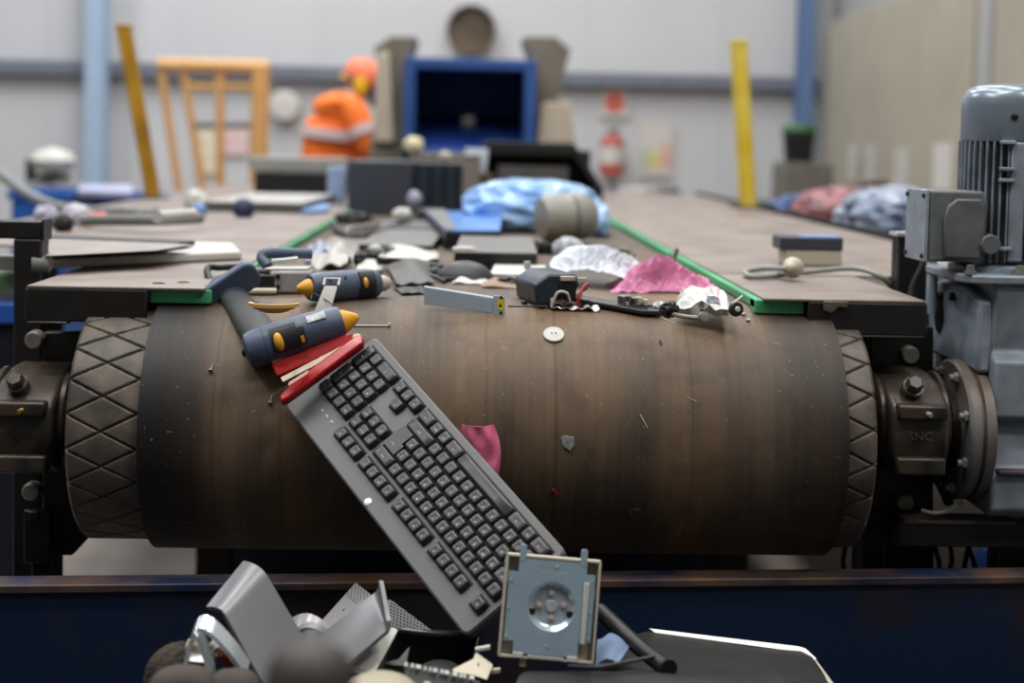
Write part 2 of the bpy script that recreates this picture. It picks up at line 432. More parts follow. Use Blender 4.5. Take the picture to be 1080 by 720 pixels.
# bearing plates beside the drum
yp = 2.215
def plate(pts, name='bearing_plate'):
    P = [atY(x, y, yp) for x, y in pts]
    return MB().slab(P, (0, .02, 0)).build(name, m_black, cv, bev=.003)
plate([(45, 350), (100, 350), (100, 545), (98, 562), (76, 586), (44, 586)])
plate([(918, 345), (985, 345), (985, 600), (925, 600), (893, 560), (918, 545)])
def hexbolt(p, ax, r, h, n=6, shank=.0):
    p, ax = V(p), V(ax).normalized()
    return MB().lathe(p, ax, [(r*1.25, 0), (r*1.25, .003), (r, .003), (r, h*.85), (r*.86, h)], n if n > 6 else 24, squash=None) if n > 6 else MB().cyl(p, p+ax*.003, r*1.3).lathe(p+ax*.003, ax, [(r, 0), (r, h*.8), (r*.82, h)], 6, a0=.3)
def roundbolt(p, ax, r, h): return MB().lathe(p, ax, [(r, 0), (r, h*.7), (r*.93, h*.9), (r*.8, h)], 24)
for x, y in ((39, 357), (36, 516), (957, 373), (951, 527)):
    roundbolt(atY(x, y, yp), (0, -1, 0), .0145, .02).build('plate_bolt', m_bolt, cv)
f = MB()
f.span((-.665, 2.19, 0), (-.632, 2.25, atY(40, 585, 2.2).z)).build('end_leg', m_black, cv, bev=.003)
MB().span((.63, 2.19, 0), (.668, 2.25, .78)).build('end_leg', m_black, cv, bev=.003)
MB().span((-.672, 2.175, .69), (-.632, 2.19, .772)).span((-.664, 2.17, .757), (-.648, 2.176, .772)).build('leg_clamp', m_black, cv, bev=.002)
MB().span((atY(955, 560, 2.17).x, 2.17, .735), (atY(972, 560, 2.17).x, 2.19, atY(960, 540, 2.17).z)).build('leg_clamp', m_dkgrey, cv, bev=.002)

# black square tube guard frame at the left end of the deck
g = thing('guard_frame', 'black square tube guard rail post beside left deck corner', 'guard rail', (-.66, 2.18, 0))
pa, pb, pc = atY(16, 250, 2.26), atY(46, 233, 2.26), atY(46, 252, 2.26)
MB().span((pa.x, 2.25, 0), (pb.x, 2.29, pc.z)).build('post', m_black, g, bev=.003)
MB().span((-1.15, 2.25, pc.z), (pb.x, 2.29, pb.z)).build('top_rail', m_black, g, bev=.003)
MB().span((pb.x, 2.248, pc.z-.002), (pb.x+.004, 2.292, pb.z+.003)).build('end_cap', m_black, g, bev=.001)
MB().span((-1.15, 2.25, 0), (-1.11, 2.29, pc.z)).build('post', m_black, g, bev=.003)

# ------------------------------------------------------------------ bearing housings
def bearing(x0, x1, zc, label, side):
    t = thing('bearing_housing', label, 'bearing', ((x0+x1)/2, 2.17, zc-.075))
    xm = (x0+x1)/2; wd = x1-x0
    prof = [(2.212, -.078), (2.09, -.070), (2.062, -.052), (2.052, -.03), (2.052, .028), (2.062, .042), (2.105, .064), (2.15, .074), (2.212, .076)]
    b = MB().prism([(y, zc+z) for y, z in prof], x0+wd*.10, x1-wd*.10, 'x')
    b.build('housing', m_cast, t, bev=.008, seg=3)
    for xe in (x0, x1-wd*.14):                                      # rounded end rings round the shaft
        MB().lathe((xe, 2.148, zc), (1, 0, 0), [(.05, 0), (.070, 0), (.076, .005), (.076, wd*.14-.005), (.070, wd*.14), (.05, wd*.14)], 40).build('end_ring', m_cast, t)
    MB().span((xm-wd*.33, 2.04, zc+.020), (xm+wd*.33, 2.10, zc+.042)).build('joint_flange', m_cast, t, bev=.004)
    MB().span((xm-wd*.33, 2.042, zc-.062), (xm+wd*.33, 2.10, zc-.036)).build('joint_flange', m_cast, t, bev=.004)
    p = V((xm+(-.008 if side > 0 else -.01), 2.084, zc+.054)); MB().cyl(p, p+V((0, -.016, .012)), .0155).lathe(p+V((0, -.016, .012)), (0, -.8, .6), [(.0125, 0), (.0125, .011), (.010, .014)], 6).build('cap_bolt', m_cast, t)
    MB().text('SNC', .019, frame((xm, 2.0518, zc-.006), (1, 0, 0), (0, 0, 1)), .0012).build('raised_lettering', m_steel if side > 0 else m_cast, t)
    MB().lathe((xm+.006, 2.045, zc+.03), (0, -1, 0), [(.006, -.004), (.006, .003), (.003, .006), (.003, .012), (.0045, .013), (.003, .018)], 12).build('grease_nipple', m_bolt if side > 0 else M('brass', (150, 128, 60), .4, .8), t)
    return t
zc = atY(968, 455, 2.06).z
bearing(atY(928, 455, 2.07).x, atY(1006, 455, 2.07).x, zc, 'black cast bearing housing between drum and grey gearbox', 1)
bearing(atY(-18, 455, 2.07).x, atY(68, 455, 2.07).x, atY(30, 452, 2.06).z, 'black cast bearing housing at the drum end with no motor', -1)

# ------------------------------------------------------------------ gear motor
MX, MY = .845, 2.20
gm = thing('gear_motor', 'grey gearbox with upright finned electric motor driving the drum', 'motor', (MX, MY, .72))
z1 = lambda py, Y=2.1: atY(1050, py, Y).z
zt_ = z1(300, 2.08); zb_ = z1(548, 2.08)
prof = [(2.36, zb_), (2.10, zb_), (2.085, zb_+.012), (2.085, z1(500)), (2.10, z1(492)), (2.112, z1(447)), (2.09, z1(440)), (2.09, z1(380)), (2.115, z1(372)), (2.10, z1(312)), (2.10, zt_), (2.36, zt_)]
MB().prism(prof, .792, 1.06, 'x').build('gearbox_casing', m_grey, gm, bev=.006, seg=3)
# cheek on the side of the casing with its round opening
ch = [(2.11, z1(395)), (2.11, z1(318)), (2.18, z1(306)), (2.33, z1(312)), (2.35, z1(345)), (2.33, z1(395))]
MB().prism(ch, .772, .795, 'x').build('side_cheek', m_grey, gm, bev=.006)
MB().lathe((.7695, 2.285, z1(348)), (1, 0, 0), [(.012, 0), (.026, 0), (.026, .006), (.012, .006)], 28, squash=(1.1, .8)).build('cheek_opening', m_black, gm)
for y, z in ((2.275, z1(325)), (2.22, z1(322))): roundbolt((.772, y, z), (-1, 0, 0), .007, .008).build('cheek_bolt', m_black, gm)
MB().lathe((.752, DY, DZ+.004), (1, 0, 0), [(.05, 0), (.104, 0), (.108, .004), (.108, .016), (.101, .018), (.101, .022), (.108, .024), (.108, .038), (.06, .042)], 72).build('output_flange', m_rust, gm)
MB().lathe((.742, DY, DZ+.004), (1, 0, 0), [(.036, 0), (.062, 0), (.062, .012), (.036, .012)], 40).build('seal_cover', m_black, gm)
for k in range(8):
    a = R(22.5+45*k); p = V((.752, DY+.092*math.cos(a), DZ+.004+.092*math.sin(a)))
    MB().cyl(p, p-V((.006, 0, 0)), .0085, n=6).cyl(p-V((.006, 0, 0)), p-V((.013, 0, 0)), .0055, n=12).build('flange_bolt', m_bolt, gm)
MB().span((.80, 2.077, z1(498)), (1.06, 2.10, z1(493))).build('casing_rib', m_rim, gm, bev=.002)
# adapter plate and motor
zp = z1(290); 
MB().prism([(MX+x, MY+y) for x, y in rrect(.205, .215, .04)], zt_-.002, zt_+.012, 'z').build('adapter_plate', m_grey, gm, bev=.003)
for sx, sy_ in ((-1, -1), (1, -1), (-1, 1), (1, 1), (-.15, -1)):
    p = V((MX+sx*.088, MY+sy_*.09, zt_+.012)); MB().cyl(p, p+V((0, 0, .006)), .009, n=6).cyl(p, p+V((0, 0, .014)), .0055, n=12).build('plate_bolt', m_bolt, gm)
ztop, zcap, zfin = atY(1071, 86, MY-.05).z, atY(1020, 147, MY-.04).z, atY(1040, 274, MY).z
MB().lathe((MX, MY, zt_+.01), (0, 0, 1), [(.088, 0), (.088, .010), (.070, .016), (.066, zfin-zt_-.012), (.05, zfin-zt_)], 48).build('motor_foot', m_grey, gm)
MB().lathe((MX, MY, zfin-.004), (0, 0, 1), [(.05, 0), (.062, .002), (.062, zcap-zfin+.012), (.04, zcap-zfin+.014)], 48).build('motor_body', m_greyd, gm)
RCAP = MX-atY(1016, 130, MY).x
h = ztop-zcap
MB().lathe((MX, MY, zcap-.002), (0, 0, 1), [(RCAP-.006, 0), (RCAP-.001, 0), (RCAP, .002), (RCAP, h*.60), (RCAP*.985, h*.72), (RCAP*.94, h*.83), (RCAP*.85, h*.92), (RCAP*.70, h*.97), (RCAP*.4, h), (.004, h)], 72).build('fan_cowl', m_cap, gm)
for a in (-108, 20, 140):
    p = V((MX+RCAP*math.cos(R(a)), MY+RCAP*math.sin(R(a)), zcap+h*.40)); d = V((math.cos(R(a)), math.sin(R(a)), 0))
    MB().lathe(p-d*.001, d, [(.0055, 0), (.0055, .003), (.003, .0045)], 16).build('cowl_screw', m_black, gm)
NF = 44
for k in range(NF):
    a = 2*PI*k/NF+.04; d = V((math.cos(a), math.sin(a), 0)); deg = math.degrees(a) % 360
    if 250 < deg < 270: continue
    Rm = Matrix.Rotation(a, 3, 'Z')
    MB().box(V((MX, MY, (zfin+zcap)/2))+d*.067, (.022, .0024, zcap-zfin-.004), Rm).build('cooling_fin', m_grey, gm)
a = R(258); d = V((math.cos(a), math.sin(a), 0)); s_ = V((-d.y, d.x, 0)); c0 = V((MX, MY, 0))+d*.068
Rm = Matrix.Rotation(a, 3, 'Z')
MB().box((c0.x, c0.y, (zfin+zcap)/2), (.022, .022, zcap-zfin-.006), Rm).build('mounting_pad', m_grey, gm, bev=.003)
for py in (150, 178, 190, 262):
    z = atY(1050, py, MY-.07).z; q = c0-s_*.016+d*.008
    MB().box((q.x, q.y, z), (.016, .022, .006), Rm).build('pad_lug', m_grey, gm, bev=.0015)
# terminal box on its side
bx = (.692, .782); by = (2.13, 2.226); bz = (z1(277, 2.13), z1(202, 2.13))
MB().span((bx[0]+.006, by[0], bz[0]), (bx[1], by[1], bz[1])).build('terminal_box', m_greyd, gm, bev=.004, seg=3)
MB().span((bx[0], by[0]-.001, bz[0]-.001), (bx[0]+.0055, by[1]+.001, bz[1]+.001)).build('terminal_cover', m_grey, gm, bev=.002)
for y in (by[0]+.008, by[1]-.008):
    for z in (bz[0]+.008, bz[1]-.008): roundbolt((bx[0], y, z), (-1, 0, 0), .004, .0035).build('cover_screw', m_black, gm)
pn = [(bx[0]+.030, bz[0]+.006), (bx[1]-.006, bz[0]+.006), (bx[1], bz[0]+.03), (bx[1], bz[1]-.03), (bx[1]-.006, bz[1]-.012), (bx[0]+.046, bz[1]-.012), (bx[0]+.033, bz[1]-.022), (bx[0]+.027, bz[1]-.04)]
MB().prism(pn, by[0]-.006, by[0]+.001, 'y').build('gland_panel', m_greyd, gm, bev=.003)
MB().span((bx[1]-.002, MY-.055, bz[0]+.006), (MX-.05, MY+.02, bz[1]-.012)).build('box_neck', m_greyd, gm, bev=.006)
q = V((MX-.055, MY-.062, bz[0]+.028)); MB().cyl(q, q+V((0, -.02, 0)), .016, n=8, bev=.002).build('cable_gland', m_greyd, gm)
MB().span((bx[1]-.004, MY-.05, zfin-.03), (bx[1]+.012, MY-.03, bz[0]+.01)).build('neck_web', m_greyd, gm, bev=.002)

# small frame post and shelf steel behind the terminal box, cables
t = thing('support_post', 'black steel post standing behind the motor terminal box', 'post', (.72, 2.5, 0))
pa = atY(948, 249, 2.40); pb = atY(984, 330, 2.40)
MB().span((pa.x, 2.40, 0), (pb.x, 2.44, pa.z)).build('post_tube', m_black, t, bev=.003)
MB().span((pa.x-.004, 2.396, pa.z), (pb.x+.004, 2.444, pa.z+.006)).build('post_cap', m_ltgrey, t)
o = MB().tube(spline([atY(982, 262, 2.33), atY(972, 285, 2.33), atY(962, 310, 2.33), atY(960, 360, 2.3)]), .0075).build('motor_cable', m_cable)
tag(o, 'thick black cable running down behind motor terminal box', 'cable')
o = MB().tube([atY(984, 278, 2.28), atY(982, 330, 2.28)], .009, 16).build('conduit_fitting', m_alu); tag(o, 'short shiny metal conduit beneath the motor terminal box', 'fitting')
sb = thing('motor_support', 'black steel bracket under the grey gearbox with tan top edge', 'bracket', (.9, 2.2, .6))
za, zb = atY(1000, 548, 2.14).z, atY(1000, 573, 2.14).z
MB().span((.665, 2.12, zb), (1.15, 2.16, za)).build('channel', m_black, sb, bev=.002)
MB().span((.672, 2.117, za), (.845, 2.165, za+.004)).build('channel_top', m_rim, sb); MB().span((.872, 2.117, za), (1.15, 2.165, za+.004)).build('channel_top', m_rim, sb)
MB().span((.84, 2.16, 0), (.92, 2.22, zb)).build('leg', m_black, sb)
MB().tube(spline([atY(972, 538, 2.13), atY(985, 541, 2.12), atY(1000, 538, 2.12), atY(1015, 530, 2.13)]), .0032).build('hose_loop', m_gcable, sb)
MB().tube(spline([atY(985, 500, 2.16), atY(993, 512, 2.15), atY(1001, 530, 2.16)]), .008).build('grease_hose', m_cable, sb)
for k, (pts, Y, lab) in enumerate((
    ([(893, 570), (889, 595), (897, 612), (912, 600), (915, 578)], 2.25, 'thin black cable loop hanging just under the drum corner'),
    ([(985, 572), (990, 600), (968, 606), (940, 612), (922, 640)], 2.22, 'black cable sagging from motor bracket toward blue container rim'),
    ([(1002, 572), (1003, 596), (986, 618), (960, 640)], 2.24, 'black cable curving under motor bracket behind container rim'),
    ([(1022, 572), (1016, 600), (1006, 630)], 2.22, 'straight black cable hanging from middle of motor bracket'),
    ([(1020, 572), (1029, 600), (1034, 640)], 2.22, 'black cable hanging splayed outward beneath gearbox'),
    ([(1045, 572), (1052, 605), (1054, 640)], 2.22, 'black cable hanging nearest the small blue barrel'))):
    o = MB().tube(spline([atY(x, y, Y) for x, y in pts]), .0042).build('hanging_cable', m_cable); tag(o, lab, 'cable', 'cables under the gearbox')
o = MB().lathe(atY(1085, 620, 2.9), (0, 0, 1), [(.11, -.3), (.12, -.28), (.12, .0), (.124, .01), (.12, .02), (.12, .06), (.10, .085), (.03, .09)], 40).build('blue_barrel', M('barrel_blue', (24, 58, 120), .4), at=(atY(1085, 620, 2.9).x, 2.9, 0)); tag(o, 'blue plastic barrel on floor below the gearbox', 'barrel')

# ------------------------------------------------------------------ blue steel container below the drum
RL_, RR_ = atY(0, 619, 1.93), atY(1080, 609, 2.06)
sk = thing('steel_container', 'dark blue rusty steel container catching scrap below the drum', 'container', (.05, 1.5, 0))
dirx = (RR_-RL_).normalized(); A = RL_-dirx*.45; B = RR_+dirx*.45
nY = V((-dirx.y, dirx.x, 0)).normalized()
def wallq(a, b, th, z0, top=None):
    return [V((a.x, a.y, z0)), V((b.x, b.y, z0)), V(b), V(a)]
MB().slab(wallq(A, B, .02, .06), nY*.012).build('far_wall', m_skip, sk)
rim = [A+V((0, 0, -.008)), B+V((0, 0, -.008)), B+V((0, 0, .004)), A+V((0, 0, .004))]
MB().slab([p-nY*.006 for p in rim], nY*.045).build('rim', m_rim, sk, bev=.002)
False and MB().slab([A-nY*.012+V((0, 0, -.062)), B-nY*.012+V((0, 0, -.062)), B-nY*.012+V((0, 0, -.055)), A-nY*.012+V((0, 0, -.055))], nY*.014).build('rib', m_skip, sk, bev=.002)
zf = .62
MB().slab([(A.x, .62, .06), (A.x, A.y, .06), (A.x, A.y, zf), (A.x, .62, zf)], (.012, 0, 0)).build('side_wall', m_skip, sk)
MB().slab([(B.x, .62, .06), (B.x, B.y, .06), (B.x, B.y, zf), (B.x, .62, zf)], (.012, 0, 0)).build('side_wall', m_skip, sk)
MB().span((A.x, .62, .06), (B.x, .632, zf)).build('near_wall', m_skip, sk)
MB().span((A.x, .62, .0), (B.x, A.y+.02, .06)).build('bottom', m_skip, sk)
# ------------------------------------------------------------------ keyboard leaning on the drum
KT = V((-0.061495, 1.829873, 0.920445))
KX = V((-0.569116, 0.663086, 0.486234)); KY = V((-0.770429, -0.223396, -0.597104))
KM = frame(KT, KX, KY)                    # x: towards the number pad, y: towards the function keys, z: out of the keys
m_case = M('keyboard_case', (98, 99, 101), .42, var=.12, vs=8, bump=.08, bs=900)
m_key = M('key_plastic', (50, 50, 52), .34, var=.2, vs=30, bump=.05, bs=900)
m_legend = M('key_legend', (205, 205, 205), .5, var=.02)
kb = thing('keyboard', 'black and grey computer keyboard leaning against the drum face down to the scrap', 'keyboard', KT)
def KB(): return MB(KM)
LK, WK = .450, .157
b = KB(); b.prism(rrect(LK, WK, .009, 5), -.019, -.004); 
b.prism(rrect(LK-.003, WK-.003, .008, 5), -.004, -.002); b.build('case', m_case, kb, bev=.0012)
# wells the keys sit in
P = .0188; x0 = -LK/2+.0105; yb = -WK/2+.0115
rows = [yb+P*(i+.5) for i in range(5)]; yF = rows[4]+P*1.32
xn = x0+15*P+.0065; xp = xn+3*P+.0065
wl = KB()
for (xa, xb, ya, yc) in ((x0, x0+15*P, rows[0], rows[4]), (xp, xp+4*P, rows[0], rows[4]), (xn, xn+3*P, rows[3], rows[4]), (xn, xn+3*P, rows[0], rows[0]), (xn+P, xn+2*P, rows[1], rows[1]),
                          (x0, x0+P, yF, yF), (x0+2*P, x0+6*P, yF, yF), (x0+6.5*P, x0+10.5*P, yF, yF), (x0+11*P, x0+15*P, yF, yF), (xn, xn+3*P, yF, yF)):
    wl.span((xa-.001, ya-P/2-.001, -.004), (xb+.001, yc+P/2+.001, -.0014))
wl.build('key_bed', M('key_well', (9, 9, 10), .6), kb)
KEYS = []
def key(name, x, w, y, h=1, leg='', sz=.0052):
    KEYS.append(name)
    if KEYS.count('key') > 100 and name == 'key': name = 'key'
    wx, hy = w*P-.0014, h*P-.0014; xc = x+w*P/2; tx, ty = wx/2-.0017, hy/2-.0016
    bx_, by_ = wx/2, hy/2; zt1 = .0062
    b = KB(); vs, fs = [], []
    L = [rrect(2*bx_, 2*by_, .0012, 2), rrect(2*bx_-.0008, 2*by_-.0008, .0014, 2), rrect(2*tx+.0006, 2*ty+.0006, .0022, 2), rrect(2*tx-.0008, 2*ty-.0008, .0018, 2), rrect(tx, ty, .0012, 2)]
    Z = [-.0014, .0002, zt1-.0005, zt1, zt1-.0006]
    oy = [0, 0, .0006, .0006, .0006]
    n = len(L[0])
    for l_, z, q in zip(L, Z, oy): vs += [(xc+px_, y+py_+q, z) for px_, py_ in l_]
    for i in range(len(L)-1): fs += [(i*n+k, i*n+(k+1) % n, (i+1)*n+(k+1) % n, (i+1)*n+k) for k in range(n)]
    fs.append(tuple((len(L)-1)*n+k for k in range(n)))
    b.add(vs, fs)
    if leg: b.text(leg, sz, Matrix.Translation((xc-wx*.0-(.0012 if w == 1 else 0), y+.0022, zt1+.0001)), .00015, 1)
    b.build(name, [m_key, m_legend], kb, smooth=50)
def row(y, x, items, sz=.0052):
    for it in items:
        if isinstance(it, (int, float)): x += it*P; continue
        leg, w = it if isinstance(it, tuple) else (it, 1)
        nm = 'key'
        if leg in ('Enter', 'Shift', 'Bksp', 'Caps', 'Tab') and w > 1: nm = {'Enter': 'enter_key', 'Shift': 'shift_key', 'Bksp': 'backspace_key', 'Caps': 'caps_lock_key', 'Tab': 'tab_key'}[leg]
        if leg == ' ': nm = 'space_bar'
        key(nm, x, w, y, 1, leg.strip(), .0034 if len(leg) > 1 else sz); x += w*P
row(rows[4], x0, ['`', '1', '2', '3', '4', '5', '6', '7', '8', '9', '0', '-', '=', ('Bksp', 2)])
row(rows[3], x0, [('Tab', 1.5)]+list('QWERTYUIOP[]'))
row(rows[2], x0, [('Caps', 1.75)]+list("ASDFGHJKL;'#"))
row(rows[1], x0, [('Shift', 1.25), '\\']+list('ZXCVBNM,./')+[('Shift', 2.75)])
row(rows[0], x0, [('Ctrl', 1.5), ('Win', 1), ('Alt', 1.5), (' ', 6), ('Alt', 1.5), ('Win', 1), ('Menu', 1), ('Ctrl', 1.5)])
# L-shaped enter key of the main block: one mesh
b = KB(); xe = x0+13.75*P; e = .0008
po = [(x0+13.5*P+e, rows[3]+P/2-e), (x0+13.5*P+e, rows[3]-P/2+e), (x0+13.75*P+e, rows[3]-P/2+e), (x0+13.75*P+e, rows[2]-P/2+e), (x0+15*P-e, rows[2]-P/2+e), (x0+15*P-e, rows[3]+P/2-e)]
b.prism(po, -.0014, .0056); b.text('Enter', .0036, Matrix.Translation((x0+14.35*P, rows[3], .0058)), .00015, 1)
b.build('enter_key', [m_key, m_legend], kb, bev=.0016)
row(yF, x0, ['Esc', 1, 'F1', 'F2', 'F3', 'F4', .5, 'F5', 'F6', 'F7', 'F8', .5, 'F9', 'F10', 'F11', 'F12'])
row(yF, xn, ['PrtS', 'Scrl', 'Paus'])
row(rows[4], xn, ['Ins', 'Home', 'PgUp']); row(rows[3], xn, ['Del', 'End', 'PgDn'])
row(rows[1], xn+P, ['^']); row(rows[0], xn, ['<', 'v', '>'])
row(rows[4], xp, ['Num', '/', '*', '-']); row(rows[3], xp, ['7', '8', '9']); row(rows[2], xp, ['4', '5', '6']); row(rows[1], xp, ['1', '2', '3'])
row(rows[0], xp, [('0', 2), '.'])
key('plus_key', xp+3*P, 1, (rows[3]+rows[2])/2, 2, '+'); key('enter_key', xp+3*P, 1, (rows[1]+rows[0])/2, 2, 'Ent', .0034)
b = KB()
for i in range(3): b.prism([(xp+.014+i*.0125+q[0], yF+q[1]) for q in rrect(.005, .0022, .0006, 2)], -.002, -.0014)
b.build('status_light', M('status_window', (190, 190, 186), .4), kb)
b = KB(); b.lathe((.012, WK/2-.0075, -.002), (0, 0, 1), [(.0056, 0), (.0056, .0006), (.005, .0009)], 32); b.build('badge', M('badge_silver', (214, 216, 220), .3, .5), kb)

# ------------------------------------------------------------------ glue guns
m_gun = M('slate_blue_plastic', (76, 90, 112), .45, var=.2, vs=30, bump=.1, bs=500)
m_gunh = M('dark_rubber_grip', (66, 68, 70), .65, var=.2, vs=50, bump=.25, bs=900)
m_noz = M('amber_nozzle', (222, 162, 36), .45, var=.25, vs=40)
m_gund = M('gun_black', (20, 22, 28), .5)
def glue_gun(rear, tip, n, label, rr=1.0):
    ax = (tip-rear).normalized(); Lg = (tip-rear).length; F_ = frameN(rear, n, ax); up = (F_.to_3x3() @ V((0, 0, 1))); sd = F_.to_3x3() @ V((0, 1, 0))
    t = thing('glue_gun', label, 'glue gun', rear-up*.02)
    s = Lg/.175
    MB().lathe(rear, ax, [(.006, 0), (.014, .001), (.019, .004*s), (.0215, .012*s), (.0225, .03*s)], 40, ref=up, squash=(1.05*rr, .95*rr)).build('rear_cap', m_gun, t)
    MB().lathe(rear, ax, [(.0222, .0305*s), (.0226, .034*s), (.0228, .08*s), (.0215, .12*s), (.020, .143*s), (.018, .149*s), (.012, .150*s)], 40, ref=up, squash=(1.05*rr, .95*rr)).build('barrel', m_gun, t)
    MB().lathe(rear, ax, [(.012, .148*s), (.0135, .150*s), (.0125, .156*s), (.007, .168*s), (.003, .175*s), (.001, .1755*s)], 32, ref=up, squash=(rr, rr)).build('nozzle', m_noz, t)
    MB().lathe(rear, ax, [(.004, -.004), (.0065, -.004), (.0065, .003), (.004, .003)], 24, ref=up).build('stick_hole', m_gund, t)
    return t, ax, up, sd, s
rear, n1 = ondrum(258, 371, .026); tip, n2 = ondrum(378, 334, .034)
g1, ax, up, sd, s = glue_gun(rear, tip, (n1+n2)+V((0, -.9, 0)), 'slate blue hot glue gun lying on the drum beside the red stapler', 1.28)
# window in the barrel side with the amber feed ring, trigger slot, label plate
toc = (CAM-rear).normalized(); fr = (toc-ax*toc.dot(ax)).normalized()
def onb(d, ang, lift=0):
    u_ = fr; w_ = ax.cross(fr); q = u_*math.cos(ang)+w_*math.sin(ang)
    return rear+ax*d*s+q*(.0226*1.27+lift), q
def curved(d0, d1, a0, a1, lift, name, mat, th=.0016, nu=10, nv=8):
    MB().patch(lambda u, v: onb(d0+(d1-d0)*u, a0+(a1-a0)*v, lift)[0], nu, nv, th).build(name, mat, g1)
curved(.040, .080, -.70, .55, .0012, 'feed_window', m_gund)
p, q = onb(.050, .02, -.004); MB(frameN(p, q, ax)).blob((0, 0, 0), (.0085, .0145, .0105), 1, 0, 1, 3, False).build('feed_ring', m_noz, g1)
curved(.079, .090, -.35, .45, .0016, 'switch_plate', m_gund); curved(.082, .087, .05, .35, .003, 'switch', m_noz)
m_lab = M('silver_label', (206, 210, 214), .4, col2=(150, 155, 162), vs=90)
curved(.098, .126, -.80, -.42, .0012, 'label_plate', m_lab)
hb = lerp(rear, tip, .20)-up*.004; he = onbelt(238, 306, .022)
he = atY(240, 304, 2.165)
hd = (he-hb).normalized()
MB().tube([hb+hd*.012, lerp(hb, he, .35), lerp(hb, he, .75), he], [.025, .0235, .0205, .0205], 28, flat=(.85, 1.12)).build('handle', m_gunh, g1)
MB().tube([lerp(hb, he, .80), lerp(hb, he, .93), he+hd*.006], [.0215, .0235, .026], 28, flat=(.85, 1.12)).build('handle_collar', m_gun, g1)
f0 = atY(222, 331, 2.10); f1 = atY(262, 281, 2.16); fa = (f1-f0).normalized(); fc = (f0+f1)/2+hd*.006
Ff = frameN(fc, hd, fa)
MB(Ff).prism(rrect((f1-f0).length, .046, .016, 6), -.007, .008).build('foot', m_gun, g1, bev=.004, seg=3)
MB().tube(spline([atY(233, 318, 2.20), atY(222, 298, 2.24), atY(219, 283, 2.28), atY(232, 282, 2.30), atY(256, 281, 2.30)]), .0055, 10).build('stand_bail', m_gund, g1)
rear2, tip2 = onbelt(399, 299, .021), onbelt(313, 304, .020)
g2, ax2, up2, sd2, s2 = glue_gun(rear2, tip2, V((0, -.15, 1)), 'slate blue hot glue gun further back, its amber nozzle pointing left')
fr2 = (CAM-rear2); fr2 = (fr2-ax2*fr2.dot(ax2)).normalized(); w2 = ax2.cross(fr2)
def onb2(d, ang, lift=0): return rear2+ax2*d*s2+(fr2*math.cos(ang)+w2*math.sin(ang))*(.0226+lift)
MB().patch(lambda u, v: onb2(.022+.033*u, -.8+1.7*v, .0012), 10, 10, .0016).build('feed_window', m_gund, g2)
p = onb2(.045, .1, -.003); MB(frameN(p, fr2, ax2)).blob((0, 0, 0), (.006, .010, .008), 1, 0, 1, 3, False).build('feed_ring', m_noz, g2)
MB().lathe(rear2-ax2*.002, -ax2, [(.010, -.004), (.013, 0), (.0125, .008), (.009, .016), (.004, .02)], 24).build('stick_end', m_cream, g2)
for d, a in ((.085, .55), (.118, .5)):
    p = onb2(d, a, .0004); MB().lathe(p, (p-rear2-ax2*d*s2), [(.0028, -.001), (.0028, .0008)], 12).build('screw_recess', m_gund, g2)

# ------------------------------------------------------------------ red stapler across the keyboard's top edge
m_stm = M('stapler_steel', (150, 140, 124), .35, .6, var=.4, vs=60)
a0 = V(KM @ V((LK/2+.012, .083, .012))); a1 = V(KM @ V((LK/2+.010, -.060, .012)))
u0, nA = ondrum(289, 391, .022); u1, nB = ondrum(374, 356, .027)
l0, l1 = atY(293, 419, 1.925), atY(384, 362, 1.985)
st = thing('stapler', 'open red stapler lying across the number pad end of the keyboard', 'stapler', (u0+l0)/2)
d = (u1-u0); nn = (nA+nB+V((0, -.8, .2))).normalized()
Fu = frameN((u0+u1)/2, nn, d); Ln = d.length
MB(Fu).prism([(-Ln/2, -.010), (-Ln/2+.004, -.012), (Ln/2-.01, -.0105), (Ln/2, -.005), (Ln/2, .005), (Ln/2-.01, .009), (-Ln/2+.004, .011), (-Ln/2, .009)], -.010, .006).build('upper_arm', m_red, st, bev=.0025, seg=3)
MB(Fu).prism([(-Ln/2+.001, .0108), (-Ln/2+.002, .0125), (-.006, .0115), (-.006, .0105)], -.008, .005).build('edge_trim', m_white, st)
d = (l1-l0); nl = V((-.15, -.75, .62)); Fl = frameN((l0+l1)/2, nl, d); Lm = d.length
MB(Fl).prism([(-Lm/2, -.006), (-Lm/2+.012, -.0085), (Lm/2-.006, -.009), (Lm/2, -.004), (Lm/2, .005), (Lm/2-.006, .009), (-Lm/2+.03, .0085), (-Lm/2+.004, .004)], -.008, .007).build('base_arm', m_red, st, bev=.003, seg=3)
MB().slab([lerp(l0, l1, .14)+nl*.010, lerp(l0, l1, .36)+nl*.010, lerp(l0, l1, .36)+nl*.010+V((0, .006, .004)), lerp(l0, l1, .14)+nl*.010+V((0, .006, .004))], nl*.001).build('edge_trim', M('trim_pink', (220, 150, 140), .4), st)
mg0, mg1 = lerp(u0, l0, .42)+d*.06, lerp(u1, l1, .62)-d*.02
Fm = frameN((mg0+mg1)/2, nl, mg1-mg0); Lg_ = (mg1-mg0).length
MB(Fm).box((0, 0, -.003), (Lg_, .010, .008)).build('magazine', m_stm, st, bev=.001)
MB(Fm).box((.0, -.0065, -.003), (Lg_*.62, .003, .006)).build('staple_slot', m_gund, st)
p = lerp(u1, l1, .35); MB().cyl(p-nl*.012, p+nl*.008, .006).build('hinge_pin', m_stm, st)

